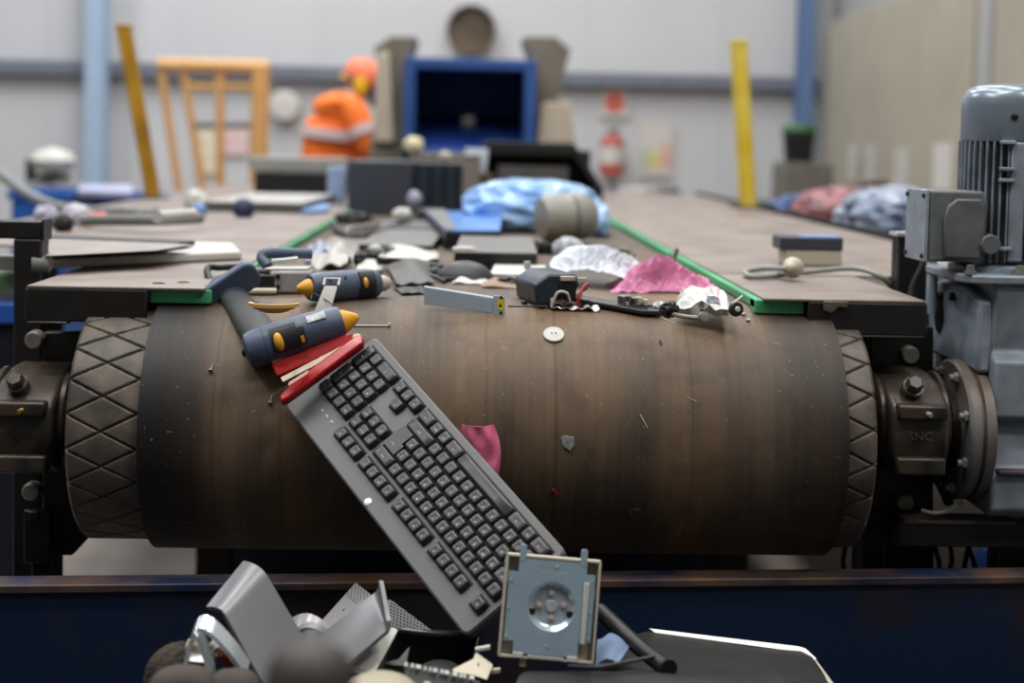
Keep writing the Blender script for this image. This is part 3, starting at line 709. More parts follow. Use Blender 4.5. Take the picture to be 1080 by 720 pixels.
# ------------------------------------------------------------------ small things on the belt
def put(o, label, cat, group=None): return tag(o, label, cat, group)
def bxs(px0, px1, pyb, pyt, depth, zb=BELT, Y=None):
    """front-bottom row, front-top row, depth -> corners of an upright box standing at zb"""
    A, B = atZ(px0, pyb, zb), atZ(px1, pyb, zb); Y = Y or (A.y+B.y)/2
    A, B = atY(px0, pyb, Y), atY(px1, pyb, Y); T = atY((px0+px1)/2, pyt, Y)
    return V((A.x, Y, zb)), V((B.x, Y+depth, T.z))
# white hinge piece between the two guns
h0, h1 = ondrum(337, 338, .012)[0], atY(349, 304, 2.085)
hg = thing('hinge_piece', 'white plastic hinge piece with wire loop between the two glue guns', 'scrap piece', h0)
sx = V((.012, 0, 0))
MB().slab([h0-sx, h0+sx, h1+sx*.8, h1-sx*.8], (0, 0, .004)).build('plate', m_white, hg, bev=.001)
MB().tube([h1-sx*.9+V((0, 0, .004)), h1-sx*.9+V((0, .02, .012)), h1+sx*.9+V((0, .02, .012)), h1+sx*.9+V((0, 0, .004))], .0022).build('bail', m_ltgrey, hg)
MB().tube(spline([h0+V((-.014, .01, .03)), h0+V((-.013, .03, .036)), h0+V((.0, .02, .032)), h0+V((.022, -.004, .022))]), .0008).build('wire', m_cable, hg)
# amber dish fragment
c = onbelt(289, 334, 0)
o = MB().patch(lambda u, v: c+V((.034*math.cos(PI*u+PI)*(.04+.96*v), .030*math.sin(PI*u+PI)*(.04+.96*v), .006+.010*v*v+.0012*math.sin(v*30))), 28, 16, .005).build('dish_fragment', M('amber_dish', (226, 180, 104), .5, var=.1), at=c)
put(o, 'shallow amber plastic dish fragment behind front glue gun handle', 'dish')
# cable tie, washer, rubbish flecks on the drum
p0, p1 = ondrum(368, 343, .0015)[0], ondrum(409, 343, .0015)[0]
ct = thing('cable_tie', 'white cable tie strip lying on the belt right of the amber nozzle', 'cable tie', p0)
MB().tube([p0, p1], .0011, 8, flat=(.5, 1.4)).build('strap', m_white, ct); MB().box(p1+V((.002, 0, .001)), (.004, .006, .004)).build('head', m_white, ct)
p, n_ = ondrum(584, 353, .001); Fw = frameN(p, n_, (1, 0, 0))
ws = thing('plastic_disc', 'small round white plastic disc with centre holes on the belt crest', 'disc', p)
b = MB(Fw).lathe((0, 0, 0), (0, 0, 1), [(.003, 0), (.0150, 0), (.0155, .0012), (.0145, .0026), (.009, .0022), (.006, .0034), (.003, .0034)], 40); b.build('disc_body', m_white, ws)
for x in (-.003, .003): MB(Fw).lathe((x, 0, .0032), (0, 0, 1), [(.0014, 0), (.0014, .0006)], 12).build('hole_mark', m_gund, ws)
def fleck(px0, py0, px1, py1, r, mat, name, label, cat='scrap piece'):
    a, b_ = ondrum(px0, py0, r)[0], ondrum(px1, py1, r)[0]
    return put(MB().tube([a, lerp(a, b_, .5), b_], [r, r*.8, r*.5], 6).build(name, mat), label, cat)
def screw(px, py, px2, py2, label):
    a, na = ondrum(px, py, .0035); b_, _ = ondrum(px2, py2, .002)
    t = thing('screw', label, 'screw', a)
    MB().cyl(a, a+(b_-a)*.18, .0034, n=16).build('head', m_bolt, t); MB().cyl(a, b_, .0013, .0009, n=10).build('shank', m_bolt, t)
screw(222, 391, 224, 384, 'tiny silver screw on the drum left of the front glue gun')
screw(285, 425, 287, 416, 'tiny silver screw on the drum just below the stapler')
m_chip = M('grey_flake', (150, 154, 156), .4, var=.5, vs=120)
fleck(675, 437, 683, 451, .0011, m_cream, 'splinter', 'thin cream splinter stuck on the right half of the drum')
fleck(583, 516, 587, 521, .0020, M('red_bit', (190, 20, 30), .4), 'plastic_chip', 'tiny bright red plastic chip low on the drum')
fleck(696, 359, 698, 363, .0016, m_gund, 'plastic_chip', 'tiny black chip on the drum below the pink bag')
fleck(735, 424, 724, 418, .0006, m_cream, 'paper_speck', 'pale speck on the drum far right of the keyboard')
p, n_ = ondrum(599, 466, 0); Fw = frameN(p, n_, (1, .1, 0))
put(MB(Fw).prism([(-.010, .006), (-.006, .009), (.008, .007), (.009, -.004), (.003, -.012), (-.007, -.006)], -.001, .0022).build('foil_scrap', m_chip, bev=.0006), 'crumpled grey foil scrap stuck at the middle of the drum', 'scrap piece')
p, n_ = ondrum(669, 541, 0); Fw = frameN(p, n_, (1, 0, 0))
put(MB(Fw).patch(lambda u, v: V((.011*(.2+.8*v)*math.cos(2*PI*u)*(1+.35*noise.noise(V((math.cos(2*PI*u)*2, math.sin(2*PI*u)*2, 1)))), .011*(.2+.8*v)*math.sin(2*PI*u)*(1+.3*noise.noise(V((math.cos(2*PI*u)*2, math.sin(2*PI*u)*2, 4)))), .0012+.001*noise.noise(V((u*9, v*6, 2))))), 30, 5, .001).build('dirt_patch', M('dirt', (104, 92, 82), .9, col2=(50, 44, 40), vs=300)), 'round crusty dirt patch near the bottom of the drum', 'dirt')
# aluminium drive rail with its yellow sticker
p0, p1 = onbelt(447, 321, 0), ondrum(530, 331, 0)[0]
p0 = V((p0.x, p0.y, BELT)); h = .0225
al = thing('drive_rail', 'bare aluminium drive rail with yellow warning sticker standing on the belt', 'rail', p0)
dr = (p1-p0).normalized(); nr = V((dr.y, -dr.x, 0)); up_ = V((0, 0, 1))
Lr = (p1-p0).length-.014
q0, q1 = p0, p0+dr*Lr
MB().slab([q0, q1, q1+up_*(h-.002), q0+up_*(h+.002)], -nr*.0015).build('web', m_alu, al, bev=.0004)
MB().slab([q0+up_*(h+.002), q1+up_*(h-.002), q1+up_*(h-.002)-nr*.022, q0+up_*(h+.002)-nr*.022], (0, 0, .0015)).build('flange', m_alu, al)
e0 = q1; MB().slab([e0-up_*.003, e0+dr*.017-up_*.003, e0+dr*.017+up_*(h+.004), e0+up_*(h+.004)], nr*.0016).build('end_tab', m_alu, al, bev=.0004)
MB().slab([e0+dr*.0062+up_*.006+nr*.0017, e0+dr*.0150+up_*.006+nr*.0017, e0+dr*.0150+up_*.021+nr*.0017, e0+dr*.0062+up_*.021+nr*.0017], nr*.0003).build('sticker', M('sticker_yellow', (226, 200, 20), .5), al)
MB().prism([(0, 0), (.0026, .0044), (-.0026, .0044)][::-1], 0, .0003, 'z').build('warning_sign', m_gund, al) if False else None
fz = frame(e0+dr*.0106+up_*.0135+nr*.0021, dr, up_)
MB(fz).prism([(-.0028, -.003), (.0028, -.003), (0, .003)], 0, .0002).build('warning_triangle', m_gund, al)
for z in (.0015, .0245): MB().lathe(e0+dr*.0115+up_*z+nr*.0014, nr, [(.0012, 0), (.0024, 0), (.0024, .0006), (.0012, .0006)], 16).build('screw_hole', m_gund, al)

# navy plastic housing piece with loose electronics before it
a = onbelt(570, 322, 0); Mh = frame(a, (1, .25, 0), (-.25, 1, 0))
nv = thing('housing_shell', 'navy black plastic housing shell on the belt beside white film bag', 'plastic shell', a)
MB(Mh).prism([(-.006, 0), (.045, 0), (.062, .03), (.055, .047), (.012, .047), (-.010, .03)], 0, .11, 'y').build('shell', M('navy_plastic', (40, 48, 62), .4, var=.3, vs=30), nv, bev=.004)
MB(Mh).span((.028, -.004, .006), (.055, .0, .036)).build('opening', m_gund, nv, bev=.001)
MB(Mh).span((.030, -.007, .037), (.052, .004, .044)).build('top_clip', m_cream, nv, bev=.001)
a = ondrum(590, 327, 0)[0]
el = thing('wired_connector', 'small circuit board with red and white wires spilling before navy shell', 'electronics', a)
MB().blob(a+V((.002, .006, .008)), (.016, .012, .008), 3, .5, 2.5, 3).build('board', M('maroon_board', (66, 26, 24), .5, var=.5, vs=90), el)
MB().span(a+V((-.022, .004, 0)), a+V((-.016, .012, .020))).build('teal_capacitor', M('teal_part', (58, 130, 134), .4), el, bev=.002)
MB().span(a+V((-.014, .0, .004)), a+V((-.006, .012, .018))).build('white_plug', m_white, el, bev=.002)
MB().tube(spline([a+V((-.012, -.002, .004)), a+V((-.004, -.004, .026)), a+V((.010, -.002, .026)), a+V((.016, .002, .012))]), .0022).build('wire', m_white, el)
MB().tube(spline([a+V((.024, 0, .002)), a+V((.030, .0, .020)), a+V((.036, .01, .034)), a+V((.044, .02, .038))]), .0024).build('wire', M('red_wire', (170, 50, 44), .4), el)
MB().tube(spline([a+V((.030, -.004, .002)), a+V((.028, .006, .022)), a+V((.042, .016, .032))]), .0018).build('wire', M('maroon_wire', (80, 30, 34), .4), el)
MB().span(a+V((.030, .03, .040)), a+V((.042, .04, .046))).build('connector', m_cream, el)
for k in range(1): MB().patch(lambda u, v: a+V((-.01+.07*u, -.006+.02*v, .004+.008*noise.noise(V((u*6, v*3, 5))))), 18, 5, .001).build('foil', M('crinkled_foil', (196, 196, 190), .3, .5, var=.4, vs=200), el)
# brown terminal beside the shell
a = ondrum(557, 320, 0)[0]
tp = thing('terminal_pin', 'small brown terminal with two pale pins just left of navy shell', 'terminal', a)
MB().span(a+V((0, 0, 0)), a+V((.009, .01, .026))).build('body', m_brown, tp, bev=.002); MB().cyl(a+V((.016, 0, 0)), a+V((.019, .006, .03)), .002).build('pin', m_cream, tp)
put(MB().blob(a+V((-.006, -.004, .002)), (.005, .004, .003), 2, .3, sub=2).build('rubber_bit', m_gund), 'black crumb of rubber by the brown terminal', 'scrap piece')
# long black trim with a rack of small contacts
p0, p1 = onbelt(602, 318, .004), ondrum(702, 333, .003)[0]
lt = thing('trim_strip', 'long glossy black trim strip tapering on belt in front of pink bag', 'trim strip', p0)
dd = (p1-p0); back = V((.012, .05, .003))
MB().slab([p0, p0+dd*.75+V((0, -.012, -.003)), p0+dd*.93+V((0, -.006, 0)), p1+V((0, .012, .003)), p0+dd*.7+back*.55, p0+back*.6], (0, 0, .007)).build('strip', M('gloss_black', (42, 42, 44), .25, var=.2), lt, bev=.002, seg=3)
for k in range(5): MB().box(p0+dd*(.55+.06*k)+V((.0, .016, .014+.002*(k % 2))), (.0045, .016, .010), Matrix.Rotation(.5, 3, 'Z')).build('contact', m_steel if k < 3 else m_cream, lt, bev=.001)
MB().span(p0+dd*.66+V((0, .006, .007)), p0+dd*.93+V((0, .02, .013))).build('contact_block', m_gund, lt, bev=.001)
MB().blob(p1+V((-.006, .02, .012)), (.010, .008, .007), 5, .4, sub=3).build('end_clip', m_white, lt)
fleck(690, 331, 711, 341, .0010, m_cream, 'splinter', 'short white splinter on the belt below the black trim tip')
# white label pouch
a = onbelt(742, 330, 0)
pk = thing('label_pouch', 'crumpled white padded pouch with printed label beside right green strip', 'pouch', a)
A_, B_, C_, D_ = onbelt(712, 325, .004), onbelt(771, 328, .004), onbelt(764, 306, .026), onbelt(722, 305, .028)
fnp = bil(A_, B_, C_, D_)
pouch = lambda u, v: fnp(u, v)+V((0, 0, .006*math.sin(PI*u)+.010*noise.noise(V((u*3.2, v*3.2, 4)))+.004*noise.noise(V((u*9, v*9, 1)))))
MB().patch(pouch, 26, 18, .012).build('pouch_body', M('white_film', (206, 206, 204), .4, var=.08), pk)
MB().patch(lambda u, v: pouch(.56+.24*u, .14+.26*v)+V((0, -.0012, .0012)), 8, 6, .0006).build('printed_code', M('print_grey', (120, 124, 134), .5, col2=(70, 74, 86), vs=220), pk)
MB().patch(lambda u, v: pouch(.80+.015*u, .1+.75*v)+V((0, -.0010, .0010)), 2, 10, .0005).build('red_line', M('print_red', (226, 120, 110), .5), pk)
MB().blob(onbelt(706, 326, .010), (.013, .012, .012), 1, .3, sub=3).build('black_cap', m_blackp, pk)
a = onbelt(742, 337, .003)
bk = thing('metal_lug', 'small dark metal lug clip under the white pouch edge', 'clip', a)
MB().tube(spline([onbelt(704, 330, .004), onbelt(724, 334, .004), onbelt(748, 336, .004)]), .0032, 8).build('bar', m_bolt, bk); MB().lathe(a+V((0, .0, .004)), (.2, -1, .2), [(.003, -.006), (.007, -.005), (.007, .004), (.003, .005)], 16).build('nut', m_bolt, bk)
a = onbelt(776, 326, .007)
rw = thing('roller_wheel', 'little black and white roller wheel against the right green strip', 'wheel', a)
MB().lathe(a, (.3, -1, .1), [(.004, -.005), (.010, -.004), (.011, 0), (.010, .005), (.004, .006)], 24).build('tyre', m_gund, rw); MB().lathe(a+V((.0018, -.006, .0006)), (.3, -1, .1), [(.001, 0), (.0045, 0), (.003, .002)], 16).build('hub', m_white, rw)
put(MB().tube([onbelt(770, 322, .012), onbelt(783, 312, .022)], .0016).build('plastic_rod', m_white), 'thin clear plastic rod leaning on the right green strip', 'rod')
for k, (x, y, l) in enumerate(((784, 331, 'white crumb nearest the end of the right green strip'), (789, 337, 'tiny white crumb below the right green strip end'))):
    put(MB().blob(ondrum(x, y, .002)[0], (.0035, .003, .002), k, .3, sub=2).build('foam_crumb', m_white), l, 'crumb')
# pink film bag (thin, see-through) and the pencil beyond it
m_pink = M('pink_film', (255, 162, 208), .12, trans=.25, var=.2, vs=30, alpha=.62, ior=1.3)
def film(c, size, seed, hfn, mat, name, nu=60, nv=36, th=.0008, rot=0, amp=.02, fr=3.2):
    c = V(c); ca, sa = math.cos(rot), math.sin(rot)
    def f(u, v):
        x, y = (u-.5)*size[0], (v-.5)*size[1]
        k = 1-abs(noise.fractal(V((u*fr*1.6+seed, v*fr+seed*.3, seed)), 1, 2, 3))*1.6
        k2 = noise.noise(V((u*2.4+seed*2, v*2.4, 3)))
        x += .02*k2; y += .02*noise.noise(V((u*3, v*3+seed, 7)))
        z = hfn(u, v)+amp*k*max(.15, math.sin(PI*u)*math.sin(PI*v))
        return c+V((x*ca-y*sa, x*sa+y*ca, max(.001, z)))
    return MB().patch(f, nu, nv, th).build(name, mat, at=c, smooth=28)
c = onbelt(697, 306, 0)
o = film(c, (.17, .13), 2.3, lambda u, v: .028*math.sin(PI*u)**.7*math.sin(PI*min(1, v*1.1))**.7+.016*max(0, u-.75)*4*v, m_pink, 'pink_bag', amp=.034, fr=5.5, nu=80, nv=50)
put(o, 'crumpled clear pink plastic bag on the belt against the right green strip', 'bag')
a, b_ = atY(703, 292, 2.62), atY(714, 263, 2.68)
pe = thing('pencil_stub', 'thin black stub sticking up behind the pink bag', 'pen', a)
MB().cyl(a, b_, .0045, .0045, 12, bev=.001).build('barrel', m_blackp, pe)
# pink film caught behind the keyboard
A_, n_ = ondrum(500, 455, .004)
Mp = frameN(ondrum(508, 478, .006)[0], ondrum(508, 478)[1], (1, 0, 0))
o = MB(Mp).patch(lambda u, v: V(((u-.5)*.055*(.55+.45*math.sin(PI*v*.8))+.012*(.5-v), (v-.5)*.085, .006+.014*math.sin(PI*u)+.006*noise.noise(V((u*4, v*3, 9))))), 20, 24, .0008).build('pink_film_scrap', M('pink_film_bright', (255, 132, 172), .16, var=.25, vs=40, trans=.15, ior=1.1, alpha=.95))
put(o, 'bright pink film scrap caught between keyboard edge and drum', 'film scrap')
# white and blue clear film bag
m_film = M('clear_film', (240, 245, 255), .18, trans=.3, var=.08, vs=20, alpha=.85, ior=1.3)
c = onbelt(632, 300, 0)
o = film(c, (.155, .15), 6.1, lambda u, v: .012+.045*(1-u)*v+.018*math.sin(PI*u), m_film, 'film_bag', amp=.026, rot=-.35, fr=4.6, nu=80, nv=50)
put(o, 'crumpled clear white plastic bag slumped over the navy shell', 'bag')

o = MB().tube([onbelt(536, 323, .0015), onbelt(578, 323, .0015)], .0013, 8).build('thin_rod', m_gund); put(o, 'thin dark rod lying on belt right of the aluminium drive rail', 'rod')
# ------------------------------------------------------------------ scrap in the container
m_heap = M('scrap_heap', (44, 42, 41), .6, col2=(12, 12, 12), vs=26, bump=.3, bs=80)
def heap(u, v):
    x = -.42+u*.98; y = 1.05+v*.80
    e = math.sin(PI*u)**.5*math.sin(PI*min(1, .12+v))**.4
    z = .33+.25*e+.05*noise.fractal(V((x*6, y*6, 1)), 1, 2, 4)
    z += .10*max(0, 1-abs(x-.0)/.5)*max(0, 1-abs(v-.75)/.5)
    return V((x, y, max(.065, z)))
o = MB().patch(heap, 60, 46, .02).build('scrap_heap', m_heap); tag(o, 'dark broken electronics scrap heaped loosely in the blue container', 'scrap', kind='stuff')

# square drive chassis standing in front of the keyboard's lower corner
DR_ = [[0.9972802, 0.07297902, 0.01030809], [-0.00326397, 0.18345242, -0.98302317], [-0.07363111, 0.9803159, 0.18319167]]
sc = .862
Td = CAM+(V((0.12136817, 1.89320762, 0.72210132))-CAM)*sc
Md = Matrix(DR_).to_4x4(); Md.translation = Td
m_zinc = M('zinc_plate', (160, 182, 198), .4, .3, var=.14, vs=30, bump=.05, bs=300)
W_, H_ = .13*sc/2, .13*1.05*sc/2
dv = thing('drive_chassis', 'square cream framed drive chassis with steel plate and round hub beside keyboard corner', 'drive', Td)
def D(): return MB(Md)
b = D()
b.span((-W_, -H_, -.014), (-W_+.003, H_, .002)).span((W_-.003, -H_, -.014), (W_, H_, .002)).span((-W_, H_-.003, -.014), (W_, H_, .002)).span((-W_, -H_, -.014), (W_, -H_+.003, .002))
b.span((-W_, -H_, -.015), (W_, H_, -.010)); b.build('frame', m_cream, dv, bev=.0006)
pz = [(-W_+.005, H_-.021), (-W_+.014, H_-.021), (-W_+.014, H_-.004), (W_-.0145, H_-.004), (W_-.0145, H_-.017), (W_-.006, H_-.017), (W_-.006, -H_+.024), (W_-.019, -H_+.024), (W_-.019, -H_+.006), (-W_+.016, -H_+.006), (-W_+.016, -H_+.019), (-W_+.005, -H_+.019)]
hub = V((.0015, .0025, 0)); rh = .0282
# plate with a round recess: ring of quads between the outline and the hole
def ring_plate(poly, c, r, z0, z1, mb, n=72):
    ang = sorted(set([2*PI*k/n for k in range(n)]+[math.atan2(p[1]-c.y, p[0]-c.x) % (2*PI) for p in poly]))
    def hit(a):
        d = (math.cos(a), math.sin(a)); best = 1e9
        for i in range(len(poly)):
            p, q = poly[i], poly[(i+1) % len(poly)]; ex, ey = q[0]-p[0], q[1]-p[1]; den = d[0]*ey-d[1]*ex
            if abs(den) < 1e-12: continue
            t = ((p[0]-c.x)*ey-(p[1]-c.y)*ex)/den; s_ = ((p[0]-c.x)*d[1]-(p[1]-c.y)*d[0])/den
            if t > 0 and -1e-6 <= s_ <= 1+1e-6: best = min(best, t)
        return best
    N = len(ang); vs = []
    for z in (z1, z0):
        for a in ang: vs.append((c.x+r*math.cos(a), c.y+r*math.sin(a), z))
        for a in ang: t = hit(a); vs.append((c.x+t*math.cos(a), c.y+t*math.sin(a), z))
    fs = []
    for i in range(N):
        j = (i+1) % N
        fs += [(i, N+i, N+j, j), (2*N+i, 2*N+j, 3*N+j, 3*N+i), (i, j, 2*N+j, 2*N+i), (N+i, 3*N+i, 3*N+j, N+j)]
    mb.add(vs, fs); return mb
outer = [(-W_+.005, H_-.004), (W_-.006, H_-.004), (W_-.006, -H_+.006), (-W_+.005, -H_+.006)]
# keep corner notches as cream pockets laid over the plate
pl_ = ring_plate([(-W_+.005, -H_+.0195), (-W_+.005, H_-.0195), (-W_+.0155, H_-.0195), (-W_+.0155, H_-.004), (W_-.0165, H_-.004), (W_-.0165, H_-.0165), (W_-.006, H_-.0165), (W_-.006, -H_+.024), (W_-.020, -H_+.024), (W_-.020, -H_+.006), (-W_+.0165, -H_+.006), (-W_+.0165, -H_+.0195)], hub, rh, .0005, .0022, D())
pl_.build('steel_plate', m_zinc, dv, smooth=30)
D().lathe(hub, (0, 0, 1), [(rh+.0003, .0022), (rh-.0012, .0012), (rh-.004, -.0030), (rh-.008, -.0046), (.010, -.0052), (.001, -.0052)], 64, ref=(1, 0, 0), caps=(0, 1)).build('hub_recess', M('bright_zinc', (190, 206, 216), .22, .55, var=.1), dv)
for sx in (-W_+.0195, W_-.0210): D().prism([(sx+q[0], H_+.002+q[1]) for q in rrect(.0078, .020, .0025, 4)], .0006, .0026).build('tab', m_zinc, dv, bev=.0004)
D().prism([(W_-.0185, H_-.026), (W_-.0128, H_-.026), (W_-.0128, -H_+.022), (W_-.0185, -H_+.022)], .002, .0058).build('side_guide', m_white, dv, bev=.0006)
m_riv = M('copper_rivet', (216, 200, 192), .25, .5)
for k in range(4):
    a = R(90*k+4); p = hub+V((.0142*math.cos(a), .0142*math.sin(a), -.0055)); D().lathe(p, (0, 0, 1), [(.0042, 0), (.0042, .0014), (.0034, .0034), (.001, .0042)], 24, ref=(1, 0, 0)).build('rivet', m_riv, dv)
D().lathe(hub+V((0, 0, -.0055)), (0, 0, 1), [(.0070, 0), (.0070, .0026), (.0060, .0038), (.0010, .0038)], 32, ref=(1, 0, 0)).build('hub_boss', M('hub_pale', (206, 210, 214), .35, .4), dv)
for sx in (-1, 1): D().span((hub.x+sx*.0225-.004, hub.y-.0105, -.0048), (hub.x+sx*.0225+.004, hub.y-.004, .0008)).build('slot', m_gund, dv, bev=.0006)
for x, y in ((-W_+.0075, H_-.062), (.004, H_-.011), (.0, -H_+.016), (W_-.0095, H_-.060), (-W_+.0075, H_-.030), (W_-.0095, H_-.024), (W_-.0095, -H_+.028), (-W_+.0075, -H_+.024)):
    D().lathe((x, y, .0021), (0, 0, 1), [(.0012, 0), (.0022, 0), (.0018, .0009), (.0012, .0009)], 16, ref=(1, 0, 0)).build('dimple', M('bright_zinc', (0, 0, 0)), dv)
b = D(); b.text('MADE IN JAPAN', .0046, Matrix.Translation((.002, H_-.0185, .0023)), .0002); b.text('12V 0.5A', .0036, Matrix.Translation((.002, H_-.0238, .0023)), .0002); b.text('DRIVE', .0036, Matrix.Translation((-W_+.0155, H_-.034, .0023)), .0002); b.build('stamped_text', M('stamp_pale', (196, 208, 214), .4), dv)
for x0_, x1_ in ((-W_+.017, -W_+.029), (W_-.032, W_-.020)): D().span((x0_, -H_+.001, .001), (x1_, -H_+.007, .004)).build('latch', m_white, dv, bev=.0006)
D().span((-W_+.034, -H_+.001, .0005), (W_-.036, -H_+.005, .003)).build('latch_bar', m_ltgrey, dv, bev=.0005)
D().span((-W_+.026, -H_-.010, -.009), (-W_+.034, -H_+.001, -.004)).build('foot_peg', m_cream, dv, bev=.0006)

# silver folded stand: two flat legs joined at a round hinge
m_stand = M('silver_stand', (112, 112, 114), .36, .45, var=.06)
ss = thing('folding_stand', 'open silver V-shaped folding stand with flat curved legs at front left', 'stand', atY(322, 720, 1.5))
def legpatch(A, B, C, D_, lipv, th=.005, nu=10, nv=24, nsgn=1, lipd=.020):
    f = bil(A, B, C, D_)                      # u across, v from the hinge to the far lip
    nn = (V(B)-V(A)).cross(V(D_)-V(A)).normalized()*nsgn
    def g(u, v):
        p = f(u, v); t = max(0, (v-lipv)/(1-lipv))
        return p-nn*(lipd*t*t)
    return MB().patch(g, nu, nv, th)
A, B = atY(284, 732, 1.55), atY(350, 722, 1.62)
C, D_ = atY(269, 584, 1.72), atY(221, 634, 1.63)
legpatch(A, B, atY(266, 580, 1.70), atY(227, 628, 1.62), .80, nsgn=1).build('leg_plate', m_stand, ss)
A2, B2 = atY(318, 684, 1.66), atY(352, 712, 1.54)
legpatch(A2, B2, atY(412, 661, 1.62), atY(404, 618, 1.70), .90, nsgn=-1, lipd=.009).build('leg_plate', m_stand, ss)
MB().tube([atY(330, 678, 1.69), atY(300, 745, 1.52)], .020, 28).build('hinge_barrel', m_stand, ss)
MB().tube([atY(329, 674, 1.70), atY(326, 680, 1.685)], .0225, 28).build('hinge_ring', m_silver, ss)
# bright inner tongue of the hinge
MB().patch(lambda u, v: lerp(atY(303, 657, 1.76), atY(345, 660, 1.74), u)+V((0, -.04*v, .012*math.sin(PI*u)-.012*v)), 10, 4, .003).build('hinge_tongue', m_silver, ss)
# perforated silver panel behind it
def perf_mat():
    m = bpy.data.materials.new('perforated_silver'); m.use_nodes = True; n, l = m.node_tree.nodes, m.node_tree.links; b = n['Principled BSDF']
    uv = n.new('ShaderNodeTexCoord'); mp = n.new('ShaderNodeMapping'); mp.inputs['Scale'].default_value = (230, 230, 230); l.new(uv.outputs['Object'], mp.inputs[0])
    v = n.new('ShaderNodeTexVoronoi'); v.inputs['Randomness'].default_value = 0; l.new(mp.outputs[0], v.inputs['Vector']); v.inputs['Scale'].default_value = 1; v.voronoi_dimensions = '2D'
    r = n.new('ShaderNodeValToRGB'); r.color_ramp.elements[0].position = .27; r.color_ramp.elements[1].position = .31; r.color_ramp.elements[0].color = lin((18, 18, 18)); r.color_ramp.elements[1].color = lin((170, 170, 172))
    l.new(v.outputs['Distance'], r.inputs[0]); l.new(r.outputs[0], b.inputs['Base Color']); b.inputs['Roughness'].default_value = .35; b.inputs['Metallic'].default_value = .4; return m
pp = thing('speaker_panel', 'silver panel with perforated grille strip behind the V-shaped stand', 'panel', atY(360, 680, 1.78))
q0, q1, q2, q3 = atY(318, 676, 1.73), atY(336, 658, 1.78), atY(375, 614, 1.84), atY(392, 627, 1.80)
MB().slab([q0, q1, q2, q3, atY(350, 672, 1.74)], (0, .008, -.004)).build('side_panel', m_silver, pp, bev=.001)
gA, gB, gC = atY(378, 640, 1.80), atY(412, 632, 1.82), atY(455, 664, 1.80); gD = atY(400, 690, 1.74)
MB().slab([gA, gB, gC, gD], (0, .006, -.003)).build('grille_panel', perf_mat(), pp)
MB().slab([lerp(q2, q3, .05)-V((0, .002, 0)), lerp(q2, q3, .95)-V((0, .002, 0)), lerp(q1, q3, .72)-V((0, .004, 0)), lerp(q1, q2, .74)-V((0, .004, 0))], (0, .001, 0)).build('grille_strip', perf_mat(), pp)
p = lerp(q1, q3, .48); MB().lathe(p-V((0, .002, 0)), (0, -1, .4), [(.0018, 0), (.0018, .001)], 12).build('screw', m_gund, pp)
# white plastic flap
o = MB().slab([atY(357, 706, 1.60), atY(413, 661, 1.68), atY(420, 664, 1.68), atY(394, 712, 1.58)], (0, .004, -.002)).build('white_flap', m_white, bev=.001); put(o, 'white triangular plastic flap below the right leg of stand', 'scrap piece')
# cream dish with a thin black wire
c = atY(404, 735, 1.44)
cd = thing('cream_lid', 'cream plastic round lid lying at the bottom beside white flap', 'lid', c)
MB().lathe(c, (.1, -.22, 1), [(.01, -.006), (.040, -.004), (.042, .002), (.036, .008), (.02, .011), (.002, .012)], 48).build('lid_body', M('lid_cream', (168, 160, 138), .5), cd)
MB().text('&C', .008, frame(c+V((-.012, -.028, .0105)), (1, .1, 0), (-.05, .7, .5)), .0003).build('printed_mark', m_gund, cd)
o = MB().tube(spline([atY(352, 706, 1.52), atY(372, 704, 1.51), atY(390, 709, 1.50), atY(408, 713, 1.49)]), .0011).build('thin_wire', m_cable); put(o, 'thin black wire lying above the cream lid', 'wire')
# open black case
bc = thing('open_black_case', 'open black plastic case with glossy rim between white flap and drive chassis', 'case', atY(450, 712, 1.62))
a, b_, c_, d_ = atY(416, 664, 1.69), atY(507, 668, 1.70), atY(498, 712, 1.62), atY(396, 712, 1.60)
MB().slab([a, b_, b_+V((0, .01, -.05)), a+V((0, .01, -.05))], (0, .006, 0)).build('back_wall', m_blackp, bc)
MB().slab([a, d_, d_+V((0, 0, -.03)), a+V((0, .01, -.05))], (.004, 0, 0)).build('left_wall', m_blackp, bc, bev=.001)
MB().slab([b_, c_, c_+V((0, 0, -.03)), b_+V((0, .01, -.05))], (-.004, 0, 0)).build('right_wall', m_blackp, bc, bev=.001)
MB().slab([a+V((0, .01, -.045)), b_+V((0, .01, -.045)), c_+V((0, 0, -.028)), d_+V((0, 0, -.028))], (0, 0, -.004)).build('floor_panel', m_blackp, bc)
MB().tube(spline([a, lerp(a, b_, .5)+V((0, .0, -.003)), b_]), .0042, 10).build('rim', M('gloss_black2', (34, 34, 36), .18, coat=.5), bc)
MB().lathe(lerp(c_, b_, .4)*.5+lerp(d_, a, .4)*.5+V((.012, 0, -.026)), (0, -.4, 1), [(.01, 0), (.030, 0), (.030, .003), (.027, .005), (.005, .004)], 40).build('round_boss', m_blackp, bc)
MB().slab([atY(405, 700, 1.63), atY(420, 697, 1.63), atY(432, 683, 1.66), atY(428, 702, 1.62)], (0, .003, .001)).build('inner_bracket', m_dkgrey, bc)
